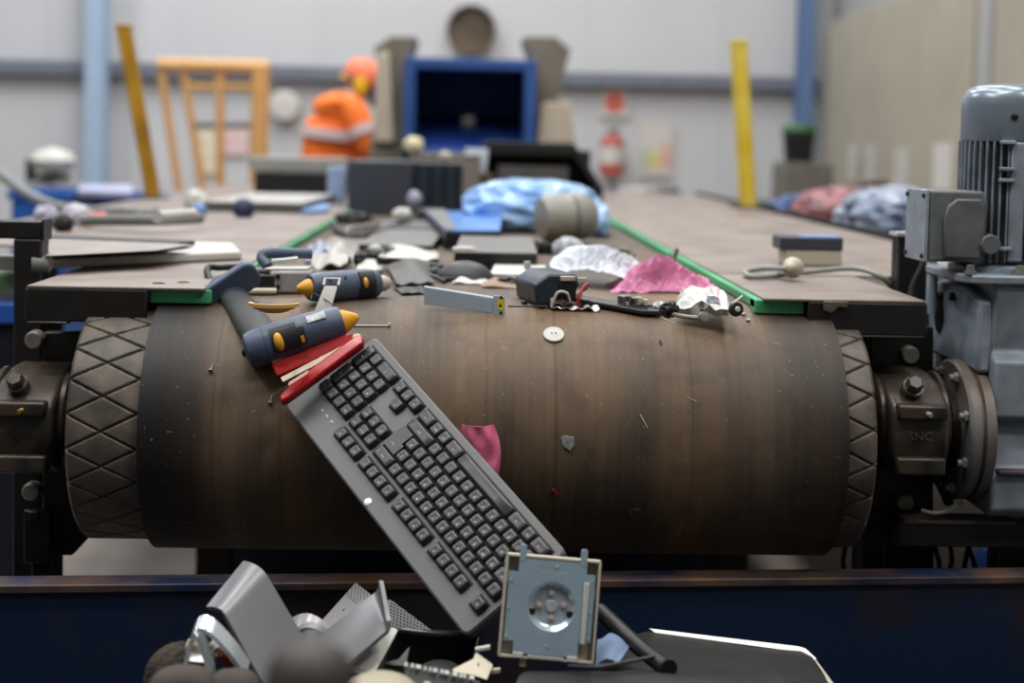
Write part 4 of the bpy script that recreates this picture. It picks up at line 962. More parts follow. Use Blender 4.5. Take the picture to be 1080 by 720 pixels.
# circuit strip with pale connectors
p0, p1 = atY(427, 702, 1.53), atY(506, 718, 1.55)
cs = thing('circuit_strip', 'black circuit strip with a row of white connectors along its edge', 'circuit board', p0)
dd = p1-p0; dn = V((.0, -.05, -.028))
MB().slab([p0, p1, p1+dn, p0+dn], (0, .002, -.003)).build('board', M('black_board', (24, 26, 28), .35, col2=(60, 62, 62), vs=120, lo=.55, hi=.66), cs)
random.seed(3)
t_ = .0
while t_ < .95:
    w_ = random.choice([.018, .03, .045, .06]); p = p0+dd*(t_+w_/2)+V((0, -.004, .0025))
    MB(frame(p, dd, (0, 1, .5))).box((0, 0, 0), (dd.length*w_, .005, .004)).build('connector', m_white, cs); t_ += w_+random.choice([.02, .035, .05])
for k in range(12):
    p = p0+dd*random.random()+dn*random.uniform(.3, .95); MB(frame(p, dd, (0, 1, .5))).box((0, 0, .001), (random.uniform(.002, .006), .003, .003)).build('chip', random.choice([m_steel, m_gund, m_dkgrey, m_cream]), cs)
# cream clip bracket
cb = thing('clip_bracket', 'small broken cream plastic bracket between black case and drive chassis', 'bracket', atY(505, 705, 1.62))
MB().slab([atY(477, 708, 1.58), atY(499, 697, 1.60), atY(502, 690, 1.61), atY(520, 703, 1.60), atY(514, 717, 1.57), atY(500, 712, 1.57)], (0, .006, .001)).build('body', m_cream, cb, bev=.001)
MB().slab([atY(501, 684, 1.62), atY(517, 681, 1.62), atY(517, 685, 1.62), atY(502, 688, 1.62)], (0, .006, 0)).build('upper_arm', m_white, cb, bev=.0008)
MB().slab([atY(518, 706, 1.60), atY(528, 705, 1.60), atY(527, 710, 1.60), atY(518, 711, 1.60)], (0, .005, 0)).build('side_tab', m_cream, cb, bev=.0008)
MB().slab([atY(504, 699, 1.595), atY(505.5, 699, 1.595), atY(504, 709, 1.585), atY(503, 709, 1.585)], (0, .001, 0)).build('slot_mark', m_gund, cb)
# pale blue film beside the chassis
o = MB().patch(lambda u, v: bil(atY(628, 702, 1.63), atY(652, 700, 1.62), atY(667, 676, 1.68), atY(630, 674, 1.70))(u, v)+V((0, .008*noise.noise(V((u*4, v*4, 1))), .008*math.sin(PI*u))), 16, 12, .001).build('blue_film_scrap', M('pale_blue_film', (150, 172, 206), .25, trans=.3, alpha=.9, ior=1.1)); put(o, 'pale blue film scrap tucked against the right side of drive chassis', 'film scrap')
# black laptop shell with the white edge
m_leather = M('black_grain', (26, 26, 28), .5, col2=(18, 18, 18), vs=60, bump=.35, bs=900)
ls = thing('laptop_shell', 'black flat shell with bright white edge strip at bottom right of the heap', 'shell', atY(780, 715, 1.6))
P_ = [atY(640, 676, 1.76), atY(686, 664, 1.80), atY(842, 684, 1.80), atY(857, 692, 1.77), atY(888, 735, 1.62), atY(620, 745, 1.55)]
MB().slab(P_, (0, .004, -.008)).build('shell', m_leather, ls, bev=.002)
Ew = [atY(684, 663, 1.80), atY(842, 682, 1.80), atY(849, 684, 1.795), atY(861, 695, 1.765), atY(857, 697, 1.764), atY(844, 688, 1.792), atY(690, 668, 1.797)]
MB().slab(Ew, (0, -.003, .002)).build('white_edge', M('white_edge', (240, 240, 238), .4, var=.03), ls, bev=.0008)
MB().slab([atY(860, 695, 1.764), atY(889, 735, 1.618), atY(884, 735, 1.616), atY(857, 697, 1.763)], (0, -.002, .001)).build('cream_edge', m_cream, ls)
o = MB().patch(lambda u, v: bil(atY(540, 722, 1.50), atY(845, 735, 1.50), atY(815, 700, 1.64), atY(560, 700, 1.62))(u, v)+V((0, 0, .010*math.sin(PI*v)*(.6+.6*noise.noise(V((u*3, v*1.2, 3))))+.0015*noise.noise(V((u*11, v*4, 2)))-.008)), 60, 20, .004).build('black_pouch', m_leather); put(o, 'limp black grained fabric pouch lying along the bottom front of heap', 'pouch')
o = MB().tube(spline([atY(633, 644, 1.74), atY(652, 662, 1.70), atY(676, 684, 1.66), atY(705, 706, 1.6)]), [.010]*36+[.012], 16).build('black_hose', m_blackp); put(o, 'stiff black hose leaning from heap behind the drive chassis', 'hose')
o = MB().tube(spline([atY(600, 702, 1.60), atY(630, 703, 1.58), atY(660, 698, 1.6), atY(690, 692, 1.62)]), .0022, 8).build('silver_wire', m_dkgrey); put(o, 'grey wire curving beneath the blue film scrap', 'wire')
# polished handle, wool ball, foam lump, near black knob
pm = M('polished_steel', (196, 202, 206), .26, .8, var=.08)
ph = thing('polished_handle', 'polished curved metal handle with broken bits inside left of silver stand', 'handle', atY(225, 715, 1.57))
def band(pts, w, th, name, mat):
    S = spline(pts, 10)
    def f(u, v):
        i = min(len(S)-1, int(u*(len(S)-1)+.5)); return S[i]+V((0, w*(v-.5), .25*w*(v-.5)))
    MB().patch(f, len(S)-1, 3, th).build(name, mat, ph)
band([atY(190, 716, 1.56), atY(199, 680, 1.575), atY(205, 661, 1.58), atY(214, 655, 1.585), atY(226, 661, 1.58), atY(245, 681, 1.57), atY(262, 704, 1.56)], .026, .005, 'outer_band', pm)
band([atY(212, 664, 1.57), atY(218, 681, 1.56), atY(224, 700, 1.55), atY(228, 725, 1.54)], .018, .006, 'inner_band', pm)
MB().slab([atY(198, 690, 1.605), atY(217, 692, 1.60), atY(217, 699, 1.59), atY(197, 697, 1.59)], (0, .012, 0)).build('cross_web', m_silver, ph, bev=.002)
MB().blob(atY(206, 682, 1.62), (.011, .010, .010), 4, .35, sub=3).build('cream_filling', m_cream, ph)
MB().blob(atY(231, 682, 1.615), (.010, .010, .012), 8, .5, sub=3).build('broken_bit', m_ltgrey, ph)
o = MB().blob(atY(243, 690, 1.60), (.010, .009, .012), 9, .4, sub=3).build('red_plastic_bit', M('orange_red', (196, 70, 44), .35)); put(o, 'small orange red plastic bit inside the polished handle', 'scrap piece')
m_wool = M('brown_wool', (66, 56, 48), .95, col2=(34, 29, 25), vs=70, bump=.9, bs=260)
o = MB().blob(atY(190, 718, 1.64), (.042, .040, .045), 2, .05, 9, 5, False).build('wool_ball', m_wool); put(o, 'fuzzy brown wool ball behind the polished handle', 'ball')
m_foam = M('grey_foam', (70, 63, 58), .9, bump=.4, bs=400)
o = MB().blob(atY(192, 740, 1.48), (.036, .03, .037), 1, .03, 2, 4, False, pw=.72).build('foam_pad', m_foam); put(o, 'rounded grey foam pad at bottom left edge of the heap', 'foam')
o = MB().blob(atY(246, 738, 1.50), (.028, .03, .032), 5, .04, 2, 4, False, pw=.72).build('foam_pad', m_foam); put(o, 'rounded grey foam pad between polished handle and silver stand', 'foam')
kc = atY(318, 716, .86)
kn = thing('dark_knob', 'dark round out-of-focus knob on a stalk right before the camera', 'knob', V((kc.x, kc.y, .5)))  # unidentified dark blurred shape, built as a knob on an added stalk
MB().lathe(kc+V((0, 0, -.05)), (.1, .05, 1), [(.020, 0), (.026, .012), (.028, .04), (.027, .055), (.022, .066), (.012, .071), (.001, .072)], 36).build('knob', M('dull_brown_black', (58, 50, 47), .6, var=.2), kn)
MB().tube([V((kc.x-.01, kc.y, .40)), kc+V((-.002, 0, -.045))], .012, 16).build('stalk', m_blackp, kn)
# ------------------------------------------------------------------ scrap further back on the belt
def obox(name, px0, px1, pyb, pyt, depth, mat, label, cat, rot=0, zb=BELT, bev=.004, lift=0):
    A, B = atZ(px0, pyb, zb), atZ(px1, pyb, zb); Y = (A.y+B.y)/2
    A, B = atY(px0, pyb, Y), atY(px1, pyb, Y); T = atY((px0+px1)/2, pyt, Y)
    w = (B-A).length; c = V(((A.x+B.x)/2, Y, zb+lift)); h = T.z-zb-lift
    return c, w, h, Y
# dark computer tower on its side
c, w, h, Y = obox('', 366, 487, 227, 170, .3, None, '', '')
pc = thing('computer_case', 'dark grey computer case standing on the belt in front of worker', 'computer case', c)
wl_ = w*.56; MB().span((c.x-w/2, Y, BELT), (c.x-w/2+wl_, Y+.34, BELT+h)).build('side_panel', M('case_slate', (58, 62, 72), .45, var=.1), pc, bev=.006)
MB().span((c.x-w/2+wl_+.001, Y+.012, BELT+.002), (c.x+w/2, Y+.34, BELT+h-.004)).build('chassis', M('case_navy', (22, 30, 46), .4, var=.3, vs=8), pc, bev=.004)
for k in range(3): MB().span((c.x-w/2+wl_+.03+.045*k, Y+.006, BELT+.02), (c.x-w/2+wl_+.045+.045*k, Y+.014, BELT+h-.02)).build('drive_bay', M('bay_grey', (44, 54, 58), .4), pc, bev=.002)
# television back shell upside down
A, B = atY(480, 206, 5.7), atY(636, 206, 5.7); zt1 = atY(560, 150, 5.7).z
ts = thing('tv_back_shell', 'wide black television back shell with grey box inside on far belt', 'television shell', ((A.x+B.x)/2, 5.7, BELT))
def shellp(x0, x1, z0, z1, y0, y1, k): return [(x0, z0), (x1, z0), (x1, z0+(z1-z0)*.28), (x1-k, z1), (x0+k, z1), (x0, z0+(z1-z0)*.28)]
out = shellp(A.x, B.x, BELT, zt1, 0, 0, .12)
def barx(p, q, t=.045):
    p, q = V((p[0], 5.7, p[1])), V((q[0], 5.7, q[1])); MB().slab([p, q, q+V((0, 0, -t)), p+V((0, 0, -t))], (0, .32, 0)).build('rim_side', m_blackp, ts, bev=.004)
barx(out[3], out[4], .05); barx(out[2], out[3], .05); barx(out[4], out[5], .05)
MB().span((A.x, 5.7, BELT), (A.x+.05, 6.02, out[5][1])).build('rim_side', m_blackp, ts); MB().span((B.x-.05, 5.7, BELT), (B.x, 6.02, out[2][1])).build('rim_side', m_blackp, ts)
MB().span((A.x+.03, 5.98, BELT), (B.x-.03, 6.0, zt1-.03)).build('back_panel', m_gund, ts)
MB().span((A.x+.17, 5.72, BELT+.02), (B.x-.14, 5.95, BELT+.150)).build('inner_box', M('box_grey', (88, 86, 86), .5), ts, bev=.004)
# little pale monitor and tan bits on top of the row behind the tower
a = atY(488, 182, 5.4); b_ = atY(513, 157, 5.4)
MBm = thing('small_display', 'small pale grey display tilted beside the far computer case', 'display', (a.x, 5.4, a.z-.06))
MB().slab([a, V((b_.x, 5.4, a.z)), V((b_.x+.008, 5.43, b_.z)), V((a.x+.008, 5.43, b_.z))], (0, .03, 0)).build('screen', M('pale_screen', (176, 186, 202), .3), MBm, bev=.003)
MB().span((a.x-.02, 5.41, a.z-.07), (b_.x+.03, 5.50, a.z-.004)).build('base', m_brown, MBm, bev=.004)
for k, (x, y, r, Y, mt, nm, l) in enumerate(((436, 153, .034, 5.2, M('pale_yellow_foam', (226, 214, 176), .7), 'foam_lump', 'pale yellow foam lump on top of the far computer case'), (470, 165, .022, 5.2, m_cream, 'foam_lump', 'small tan foam lump on right end of far computer case'), (461, 122, .0, 0, None, '', ''))):
    if r: put(MB().blob(atY(x, y, Y-.22), (r, r, r*.85), k+20, .25, sub=3).build(nm, mt), l, 'foam')
gt = thing('grey_ledge', 'long grey box ledge lying behind the far computer case', 'box', atY(465, 178, 5.5))
A, B = atY(432, 172, 5.25), atY(560, 152, 5.25)
MB().span((A.x, 5.25, BELT), (A.x+.26, 5.5, A.z+.035)).build('ledge_body', M('ledge_grey', (128, 122, 114), .6), gt, bev=.006)
MB().span((A.x-.004, 5.246, A.z+.028), (A.x+.264, 5.504, A.z+.036)).build('lid', M('ledge_grey2', (144, 138, 130), .6), gt, bev=.003)
# big blue film bag with the grey canister before it
m_bfilm = M('blue_film', (176, 210, 248), .14, col2=(98, 150, 224), vs=7, trans=.1, ior=1.3, lo=.3, hi=.55)
c = onbelt(562, 246, 0)
o = MB().blob((c.x, c.y+.12, BELT+.062), (.185, .15, .078), 3, .16, 1.5, 5, True, floor=BELT+.001, pw=.85).blob((c.x+.17, c.y-.02, BELT+.035), (.035, .13, .055), 9, .15, 1.5, 4, True, floor=BELT+.001).build('blue_bag', m_bfilm, smooth=30); put(o, 'large crumpled shiny blue plastic bag in middle of the belt', 'bag')
a, b_ = atZ(556, 257, BELT), atZ(630, 259, BELT)
cn = thing('grey_canister', 'grey round canister lying in front of the large blue bag', 'canister', (a+b_)/2)
r_ = .060; ca_ = V(((a.x+b_.x)/2-.055, a.y+.02, BELT+r_))
MB().lathe(ca_, (1, .35, .05), [(.02, 0), (r_*.8, .004), (r_, .02), (r_*1.0, .09), (r_*.93, .12), (r_*.7, .14), (.02, .15)], 40).build('canister_body', M('canister_grey', (146, 144, 136), .4, var=.1), cn)
MB().lathe(ca_, (1, .35, .05), [(r_*1.0, .075), (r_*1.02, .077), (r_*1.02, .084), (r_*1.0, .086)], 40).build('seam_band', m_midgrey, cn)
# dark box with blue top
Y1 = onbelt(490, 264).y; zt1 = atY(490, 243, Y1).z
p0, p1, p2, p3 = atY(470, 243, Y1), atY(527, 243, Y1), atZ(530, 221, zt1+.004), atZ(447, 221, zt1+.004)
bb = thing('blue_topped_box', 'dark box with blue reflecting top left of the large blue bag', 'box', V(((p0.x+p1.x)/2, Y1, BELT)))
MB().slab([p0, p1, V((p2.x, p2.y, zt1)), V((p3.x, p3.y, zt1))], (0, 0, -.003)).build('lid', M('box_blue_top', (98, 146, 214), .25, var=.15, vs=6), bb)
g0, g3 = V((p0.x, p0.y, BELT)), V((p3.x, p3.y, BELT))
MB().slab([V((p0.x, p0.y, BELT)), V((p1.x, p1.y, BELT)), V((p2.x, p2.y, BELT)), V((p3.x, p3.y, BELT))], (0, 0, zt1-.0035-BELT)).build('box_body', m_blackp, bb, bev=.002)
MB().slab([lerp(p0, p3, .02)+V((0, 0, .0005)), lerp(p0, p1, .18)+V((0, 0, .0005)), lerp(p3, p2, .26)+V((0, 0, .0005)), lerp(p3, p0, .02)+V((0, 0, .0005))], (0, 0, .002)).build('grey_strip', m_midgrey, bb)
# tray with light patch
def flatbox(px0, px1, pyb, pyt, back_y, name, mats, label, cat, skew=0, lipmat=None, zb=BELT):
    Y = atZ((px0+px1)/2, pyb, zb).y; a, b_ = atY(px0, pyb, Y), atY(px1, pyb, Y); t = atY((px0+px1)/2, pyt, Y).z
    yb_ = atZ((px0+px1)/2, back_y, t).y
    a, b_ = V((a.x, Y, zb)), V((b_.x, Y, zb)); d = V((skew, yb_-Y, 0))
    th = thing(name, label, cat, (a+b_)/2)
    MB().slab([a, b_, b_+d, a+d], (0, 0, t-zb-.003)).build('body', mats[0], th, bev=.002)
    MB().slab([a+V((-.001, -.001, t-zb-.0028)), b_+V((.001, -.001, t-zb-.0028)), b_+d+V((.001, 0, t-zb-.0028)), a+d+V((-.001, 0, t-zb-.0028))], (0, 0, .003)).build('top_face', mats[1], th, bev=.001)
    return th, a, b_, d, t
m_tg = M('tray_grey', (112, 110, 108), .45, var=.15)
th, a, b_, d, t = flatbox(479, 566, 285, 266, 249, 'black_tray', (m_blackp, m_tg), 'black bodied tray with grey top and white tape before blue-topped box', 'tray', .01)
MB().blob(V((a.x+.018, a.y+.035, t+.003)), (.022, .012, .005), 3, .3, sub=3).build('white_tape', m_white, th)
flatbox(378, 455, 268, 258, 238, 'grey_slab', (m_blackp, m_tg), 'flat grey plastic panel in front of the dark computer case', 'panel', .02)
flatbox(385, 478, 250, 240, 232, 'grey_laptop_base', (m_blackp, M('base_grey', (96, 96, 98), .4)), 'grey slab between dark computer case and grey panel', 'slab', .03)
o = MB().slab([atZ(365, 246, BELT+.03), atZ(400, 238, BELT+.035), atZ(402, 232, BELT+.05), atZ(366, 238, BELT+.045)], (0, .02, -.01)).build('white_block', m_white, bev=.003); put(o, 'long white block beside the green strip below computer case', 'block')
o = MB().blob(atZ(424, 226, BELT+.05), (.024, .02, .018), 31, .3, sub=3).build('white_lump', m_white); put(o, 'white lump at foot of the dark computer case', 'lump')
o = MB().blob(atZ(437, 210, BELT+.06), (.022, .02, .026), 33, .2, sub=3).build('pale_ball', M('pale_lilac', (168, 172, 190), .4)); put(o, 'pale lilac ball leaning against front of the computer case', 'ball')
o = MB().tube(spline([atZ(352, 236, BELT+.02), atZ(360, 246, BELT+.01), atZ(385, 250, BELT+.01), atZ(420, 238, BELT+.02), atZ(440, 232, BELT+.02)]), .010, 10).build('black_lead', m_cable); put(o, 'thick black lead looped at the foot of computer case', 'cable')
# white slab, dark half moon, mats
th, a, b_, d, t = flatbox(517, 574, 296, 289, 279, 'white_slab', (m_white, M('white_face', (216, 222, 214), .4)), 'white flat panel on the belt behind the navy shell', 'panel', .012)
put(MB().cyl(atZ(556, 284, BELT+.02), atZ(556, 284, BELT+.02)+V((0, 0, .014)), .006, bev=.001).build('white_knob', m_ltgrey), 'small pale knob standing on the white flat panel', 'knob')  # plain round knob set on the white panel
c = onbelt(490, 297, 0)
hm = thing('mouse_shell', 'dark grey rounded half shell on belt behind the aluminium rail', 'shell', c)
MB().blob(c+V((0, .03, .0)), (.052, .042, .034), 4, .02, 1, 4, False, floor=BELT+.0005).build('shell', m_dkgrey, hm); MB().span(c+V((-.038, -.016, .001)), c+V((.036, -.0, .008))).build('front_slot', m_gund, hm, bev=.001)
def mat_(name, px, label, cat, mat, zl=.006, amp=.01, th=.003, seed=1):
    P4 = [onbelt(x, y, 0) for x, y in px]; f = bil(*P4)
    return put(MB().patch(lambda u, v: f(u, v)+V((0, 0, zl+amp*max(-.4, noise.noise(V((u*2.5, v*2.5, seed))))+amp*.8*math.sin(PI*u)*math.sin(PI*v))), 20, 16, th).build(name, mat), label, cat)
mat_('rubber_mat', [(418, 306), (458, 304), (450, 280), (406, 282)], 'curled dark grey rubber mat left of the aluminium rail', 'mat', M('mat_grey', (92, 90, 88), .6), .012, .014)
mat_('black_sheet', [(424, 312), (448, 311), (446, 302), (415, 305)], 'black sheet edge under the grey rubber mat', 'sheet', m_blackp, .004, .004, seed=5)
mat_('grey_sheet', [(330, 268), (420, 268), (425, 250), (352, 250)], 'wide matt grey sheet lying on belt by left green strip', 'sheet', M('sheet_grey', (138, 134, 130), .6), .004, .004, seed=8)
mat_('white_rag', [(328, 284), (366, 287), (374, 270), (337, 266)], 'crumpled white rag of plastic behind the second glue gun', 'rag', M('rag_white', (178, 176, 170), .6), .010, .022, seed=11)
mat_('white_sheet', [(376, 290), (402, 292), (404, 272), (380, 270)], 'torn white plastic sheet right of the crumpled white rag', 'sheet', m_white, .010, .02, seed=14)
mat_('lilac_film', [(322, 278), (345, 280), (352, 264), (326, 262)], 'lilac clear film next to the left green strip', 'film scrap', M('lilac_film', (196, 204, 232), .3, ior=1.1, trans=.3), .010, .02, seed=21)
mat_('cardboard_piece', [(508, 304), (572, 306), (566, 294), (512, 290)], 'flat tan cardboard piece left of the navy shell', 'cardboard', M('card_tan', (150, 128, 108), .7), .003, .005, seed=17)
mat_('white_strip', [(476, 300), (514, 301), (512, 293), (478, 292)], 'narrow white strip between rounded dark shell and aluminium rail', 'strip', m_white, .003, .008, seed=19)
mat_('white_paper', [(402, 276), (462, 278), (462, 268), (408, 266)], 'strip of white scraps behind the grey rubber mat', 'paper', m_white, .006, .016, seed=23)
o = MB().tube(spline([onbelt(434, 284, .014), onbelt(450, 289, .010), onbelt(470, 297, .004)]), .004, 8).build('black_rod', m_gund); put(o, 'thin black rod lying across the grey rubber mat edge', 'rod')
c = onbelt(386, 284, 0)
jk = thing('black_jack', 'black plug with pale cap just behind the second glue gun', 'plug', c)
MB().blob(c+V((0, 0, .018)), (.022, .018, .020), 6, .35, sub=3).build('plug_body', m_blackp, jk); MB().blob(c+V((.016, .01, .036)), (.014, .01, .010), 7, .3, sub=3).build('pale_cap', m_ltgrey, jk)
o = MB().tube([onbelt(400, 275, .02), onbelt(440, 276, .012), onbelt(466, 283, .008)], .007, 10).build('black_bar', m_gund); put(o, 'black bar lying in front of the flat grey plastic panel', 'bar')
c = onbelt(652, 276, 0)
o = MB().blob(c+V((0, .02, .012)), (.032, .025, .018), 12, .5, 2.4, 4).build('circuit_lump', M('lump_mixed', (176, 168, 152), .5, col2=(52, 66, 56), vs=60)); put(o, 'pale lump of circuit scrap beside the right green strip', 'circuit board')
c = onbelt(590, 270, 0)
o = MB().blob(c+V((.02, .02, .016)), (.03, .03, .022), 15, .4, 2.4, 4).build('film_wad', m_film); put(o, 'wad of clear film in front of the grey canister', 'film scrap')
# open grey box with black mouth and its slate handle, left of the second gun
a = onbelt(243, 313, 0)+V((0, .035, 0)); Mo = frame(a, (1, .12, 0), (-.12, 1, 0))
ob = thing('broken_tool_case', 'grey broken tool case with black open mouth behind the glue gun foot', 'tool case', a)
MB(Mo).span((.0, .0, .001), (.062, .07, .030)).build('black_mouth', m_gund, ob, bev=.002)
MB(Mo).prism([(.055, 0), (.118, .006), (.122, .07), (.058, .07), (.050, .036)], .001, .036, 'z').build('grey_body', M('tool_grey', (150, 150, 152), .4, var=.2, vs=40), ob, bev=.004)
MB(Mo).span((-.004, .03, .031), (.066, .075, .036)).build('lid_plate', m_midgrey, ob, bev=.001)
MB(Mo).prism([(.045, .01), (.112, .016), (.118, .06), (.06, .066)], .0365, .040, 'z').build('white_lid', m_white, ob, bev=.001)
MB(Mo).tube([V((.018, -.012, .006)), V((.064, -.010, .006))], .0055, 12).build('side_tube', m_cream, ob)
for y in (.012, .028): MB(Mo).lathe((.066, .001, y), (0, -1, 0), [(.002, -.004), (.0038, -.003), (.0038, .003)], 14).build('screw_recess', m_gund, ob)
MB(Mo).tube(spline([V((.050, .045, .040)), V((.040, .055, .052)), V((.052, .062, .060)), V((.118, .075, .058))]), .0085, 12).build('slate_handle', m_gun, ob)
MB(Mo).tube([V((.056, .05, .047)), V((.096, .055, .051))], .004, 10).build('silver_strip', m_silver, ob)

# ------------------------------------------------------------------ on the left deck
p0, p1 = atZ(-20, 276, DECK), atZ(250, 280, DECK)
wp = thing('white_trim_panel', 'long white plastic trim panel lying across the near left deck edge', 'panel', (p0+p1)/2)
q = [atZ(40, 284, DECK+.001), atZ(255, 274, DECK+.001), atZ(245, 264, DECK+.001), atZ(120, 262, DECK+.001), atZ(36, 272, DECK+.001)]
MB().slab(q, (0, 0, .016)).build('panel_body', m_white, wp, bev=.004)
MB().cyl(atZ(52, 278, DECK+.016), atZ(-70, 274, DECK+.016), .013, n=16).build('white_tube', m_white, wp)
MB().cyl(atZ(34, 279, DECK+.016), atZ(52, 279, DECK+.016), .015, n=16).build('grey_sleeve', m_midgrey, wp)
o = MB().slab([atZ(47, 271, DECK+.020), atZ(166, 265, DECK+.020), atZ(206, 259, DECK+.020), atZ(52, 253, DECK+.020)], (0, 0, .010)).build('black_slab', m_blackp, bev=.002); put(o, 'thin grey topped black panel lying behind the long white trim panel', 'panel')
MB().slab([atZ(48, 270.5, DECK+.0302), atZ(165, 264.5, DECK+.0302), atZ(203, 258.5, DECK+.0302), atZ(53, 252.5, DECK+.0302)], (0, 0, .0012)).build('top_sheet', M('sheet_deckgrey', (150, 142, 136), .5), o)
for k, (x, y) in enumerate(((167, 299), (193, 298))):
    put(MB().blob(atZ(x, y, DECK), (.010, .006, .0025), k, .3, sub=2, floor=DECK).build('rust_flake', M('rust_flake', (96, 72, 54), .8)), ('brown rust flake on the front left deck, nearer the post', 'brown rust flake on front left deck, nearer the green strip')[k], 'flake')
def deckbox(name, px0, px1, pyb, pyt, back_y, mats, label, cat, skew=0, zb=DECK): return flatbox(px0, px1, pyb, pyt, back_y, name, mats, label, cat, skew, zb=zb)
deckbox('flat_screen', 214, 318, 224, 213, 203, (M('screen_side', (90, 88, 88), .5), M('screen_grey', (184, 182, 178), .4)), 'light grey flat screen lying on the left deck in front of orange frame', 'screen', .03)
th, a, b_, d, t = deckbox('black_screen', 268, 352, 206, 181, 176, (m_blackp, M('screen_top', (150, 150, 148), .4)), 'thick black screen stacked on the left deck before the worker', 'screen', .02)
MB().span((a.x-.03, a.y+.05, t+.002), (b_.x+.04, a.y+.30, atY(310, 166, a.y+.05).z)).build('grey_cover', M('cover_grey', (156, 156, 152), .5), th, bev=.006)
for k, (x, y, r, mt, nm, l, ct) in enumerate(((206, 222, .034, m_white, 'white_ball', 'white ball of plastic at left end of grey flat screen', 'ball'), (257, 229, .03, M('navy_bit', (40, 50, 84), .5), 'navy_lump', 'small navy cap on deck before the grey flat screen', 'cap'), (210, 228, .02, M('blue_bit', (110, 150, 214), .5), 'blue_lump', 'light blue cap beside the white plastic ball', 'cap'), (240, 221, .02, M('pinkish_bit', (206, 160, 146), .5), 'pink_block', 'small pinkish block at front edge of grey flat screen', 'block'))):
    put(MB().blob(atZ(x, y, DECK)+V((0, 0, r*.8)), (r, r, r), 40+k, .25, sub=3).build(nm, mt), l, ct)
o = MB().tube([atZ(88, 232, DECK+.02), atZ(165, 232, DECK+.03), atZ(212, 230, DECK+.03)], .013, 12).build('grey_bar', M('bar_grey', (124, 124, 122), .5)); put(o, 'grey metal bar lying across the left deck below yellow post', 'bar')
o = MB().tube([atZ(166, 229, DECK+.06), atZ(204, 226, DECK+.06)], .013, 12).build('pale_tube', m_ltgrey); put(o, 'short pale tube lying beside the white plastic ball', 'tube')
o = MB().slab([atZ(318, 226, DECK+.002), atZ(346, 224, DECK+.002), atZ(348, 218, DECK+.002), atZ(322, 218, DECK+.002)], (0, 0, .01)).build('blue_sheet', M('sheet_blue', (120, 158, 214), .4)); put(o, 'small light blue sheet on deck left of the computer case', 'sheet')
o = MB().span(atY(345, 214, 5.0), atY(364, 176, 5.0)+V((0, .05, 0))).build('pale_blue_block', M('pale_blue', (150, 170, 208), .5), bev=.006); put(o, 'pale blue block squeezed against left side of computer case', 'block')
# yellow guard posts on the deck edges
def ypost(p, q, w, mat, label):
    t = thing('yellow_post', label, 'post', p)
    ax = (q-p).normalized(); Fp = frame(p, ax.cross(V((0, 1, 0))), (0, 1, 0))
    b = MB(); u = V((1, 0, 0)); hw = w/2
    for sx, sy_ in ((-1, 0), (1, 0)): b.slab([p+u*sx*hw-V((0, hw, 0)), p+u*sx*hw+V((0, hw, 0)), q+u*sx*hw+V((0, hw, 0)), q+u*sx*hw-V((0, hw, 0))], (-.006*sx, 0, 0))
    b.slab([p-u*hw-V((0, hw, 0)), p+u*hw-V((0, hw, 0)), q+u*hw-V((0, hw, 0)), q-u*hw-V((0, hw, 0))], (0, .006, 0))
    b.build('channel', mat, t, bev=.002)
    MB().span(p+V((-w*1.1, -w, -.004)), p+V((w*1.1, w, .008))).build('base_plate', m_dkgrey, t)
    MB().span(q+V((-hw-.003, -hw-.003, 0)), q+V((hw+.003, hw+.003, .012))).build('end_cap', mat, t, bev=.003)
p = atZ(789, 219, DECK); ypost(V((p.x, p.y, DECK)), atY(779, 46, p.y-.02), .056, m_yellow, 'bright yellow upright guard post on the right deck edge')
p = atZ(162, 209, DECK); ypost(V((p.x, p.y, DECK)), atY(131, 30, p.y-.05), .046, m_yellowo, 'weathered yellow leaning guard post on the left deck')

# ------------------------------------------------------------------ on the right deck
c = atZ(858, 281, DECK)
ad = thing('power_adapter', 'dark topped white power adapter on the right deck with round plug', 'adapter', c)
Ya = c.y; x0_, x1_ = atY(822, 280, Ya).x, atY(888, 280, Ya).x; zt1, zm = atY(858, 250, Ya).z, atY(858, 264, Ya).z
MB().span((x0_+.012, Ya, DECK+.001), (x1_, Ya+.07, zm)).build('lower_case', m_cream, ad, bev=.003); MB().span((x0_, Ya-.002, zm), (x1_+.001, Ya+.072, zt1)).build('upper_case', M('adapter_slate', (62, 66, 76), .4), ad, bev=.003)
MB().slab([V((x0_+.045, Ya+.004, zt1)), V((x1_-.002, Ya+.004, zt1)), V((x1_-.002, Ya+.068, zt1)), V((x0_+.045, Ya+.068, zt1))], (0, 0, .0006)).build('blue_label', M('label_blue', (116, 150, 214), .4), ad)
pq = atZ(836, 282, DECK+.022); MB().lathe(pq, (-.5, -1, .05), [(.004, -.012), (.017, -.010), (.018, 0), (.014, .010), (.008, .016), (.006, .026), (.003, .028)], 24).build('round_plug', m_cream, ad)
MB().tube(spline([pq+V((-.012, -.024, .0)), atZ(805, 283, DECK+.012), atZ(786, 287, DECK+.008), atZ(800, 292, DECK+.006), atZ(850, 287, DECK+.008), atZ(900, 283, DECK+.014), atZ(928, 291, DECK+.006), atZ(945, 307, DECK-.02)]), .0048, 10).build('cord', m_gcable, ad)
o = MB().slab([atY(868, 317, 2.098), atY(895, 318, 2.098), atY(893, 324, 2.098), atY(884, 323, 2.098), atY(877, 330, 2.098), atY(868, 327, 2.098)], (0, -.004, 0)).build('tape_scrap', M('tape_grey', (110, 106, 92), .4, .3, var=.4, vs=90), bev=.001); put(o, 'torn grey tape scrap stuck under the right deck front edge', 'tape')

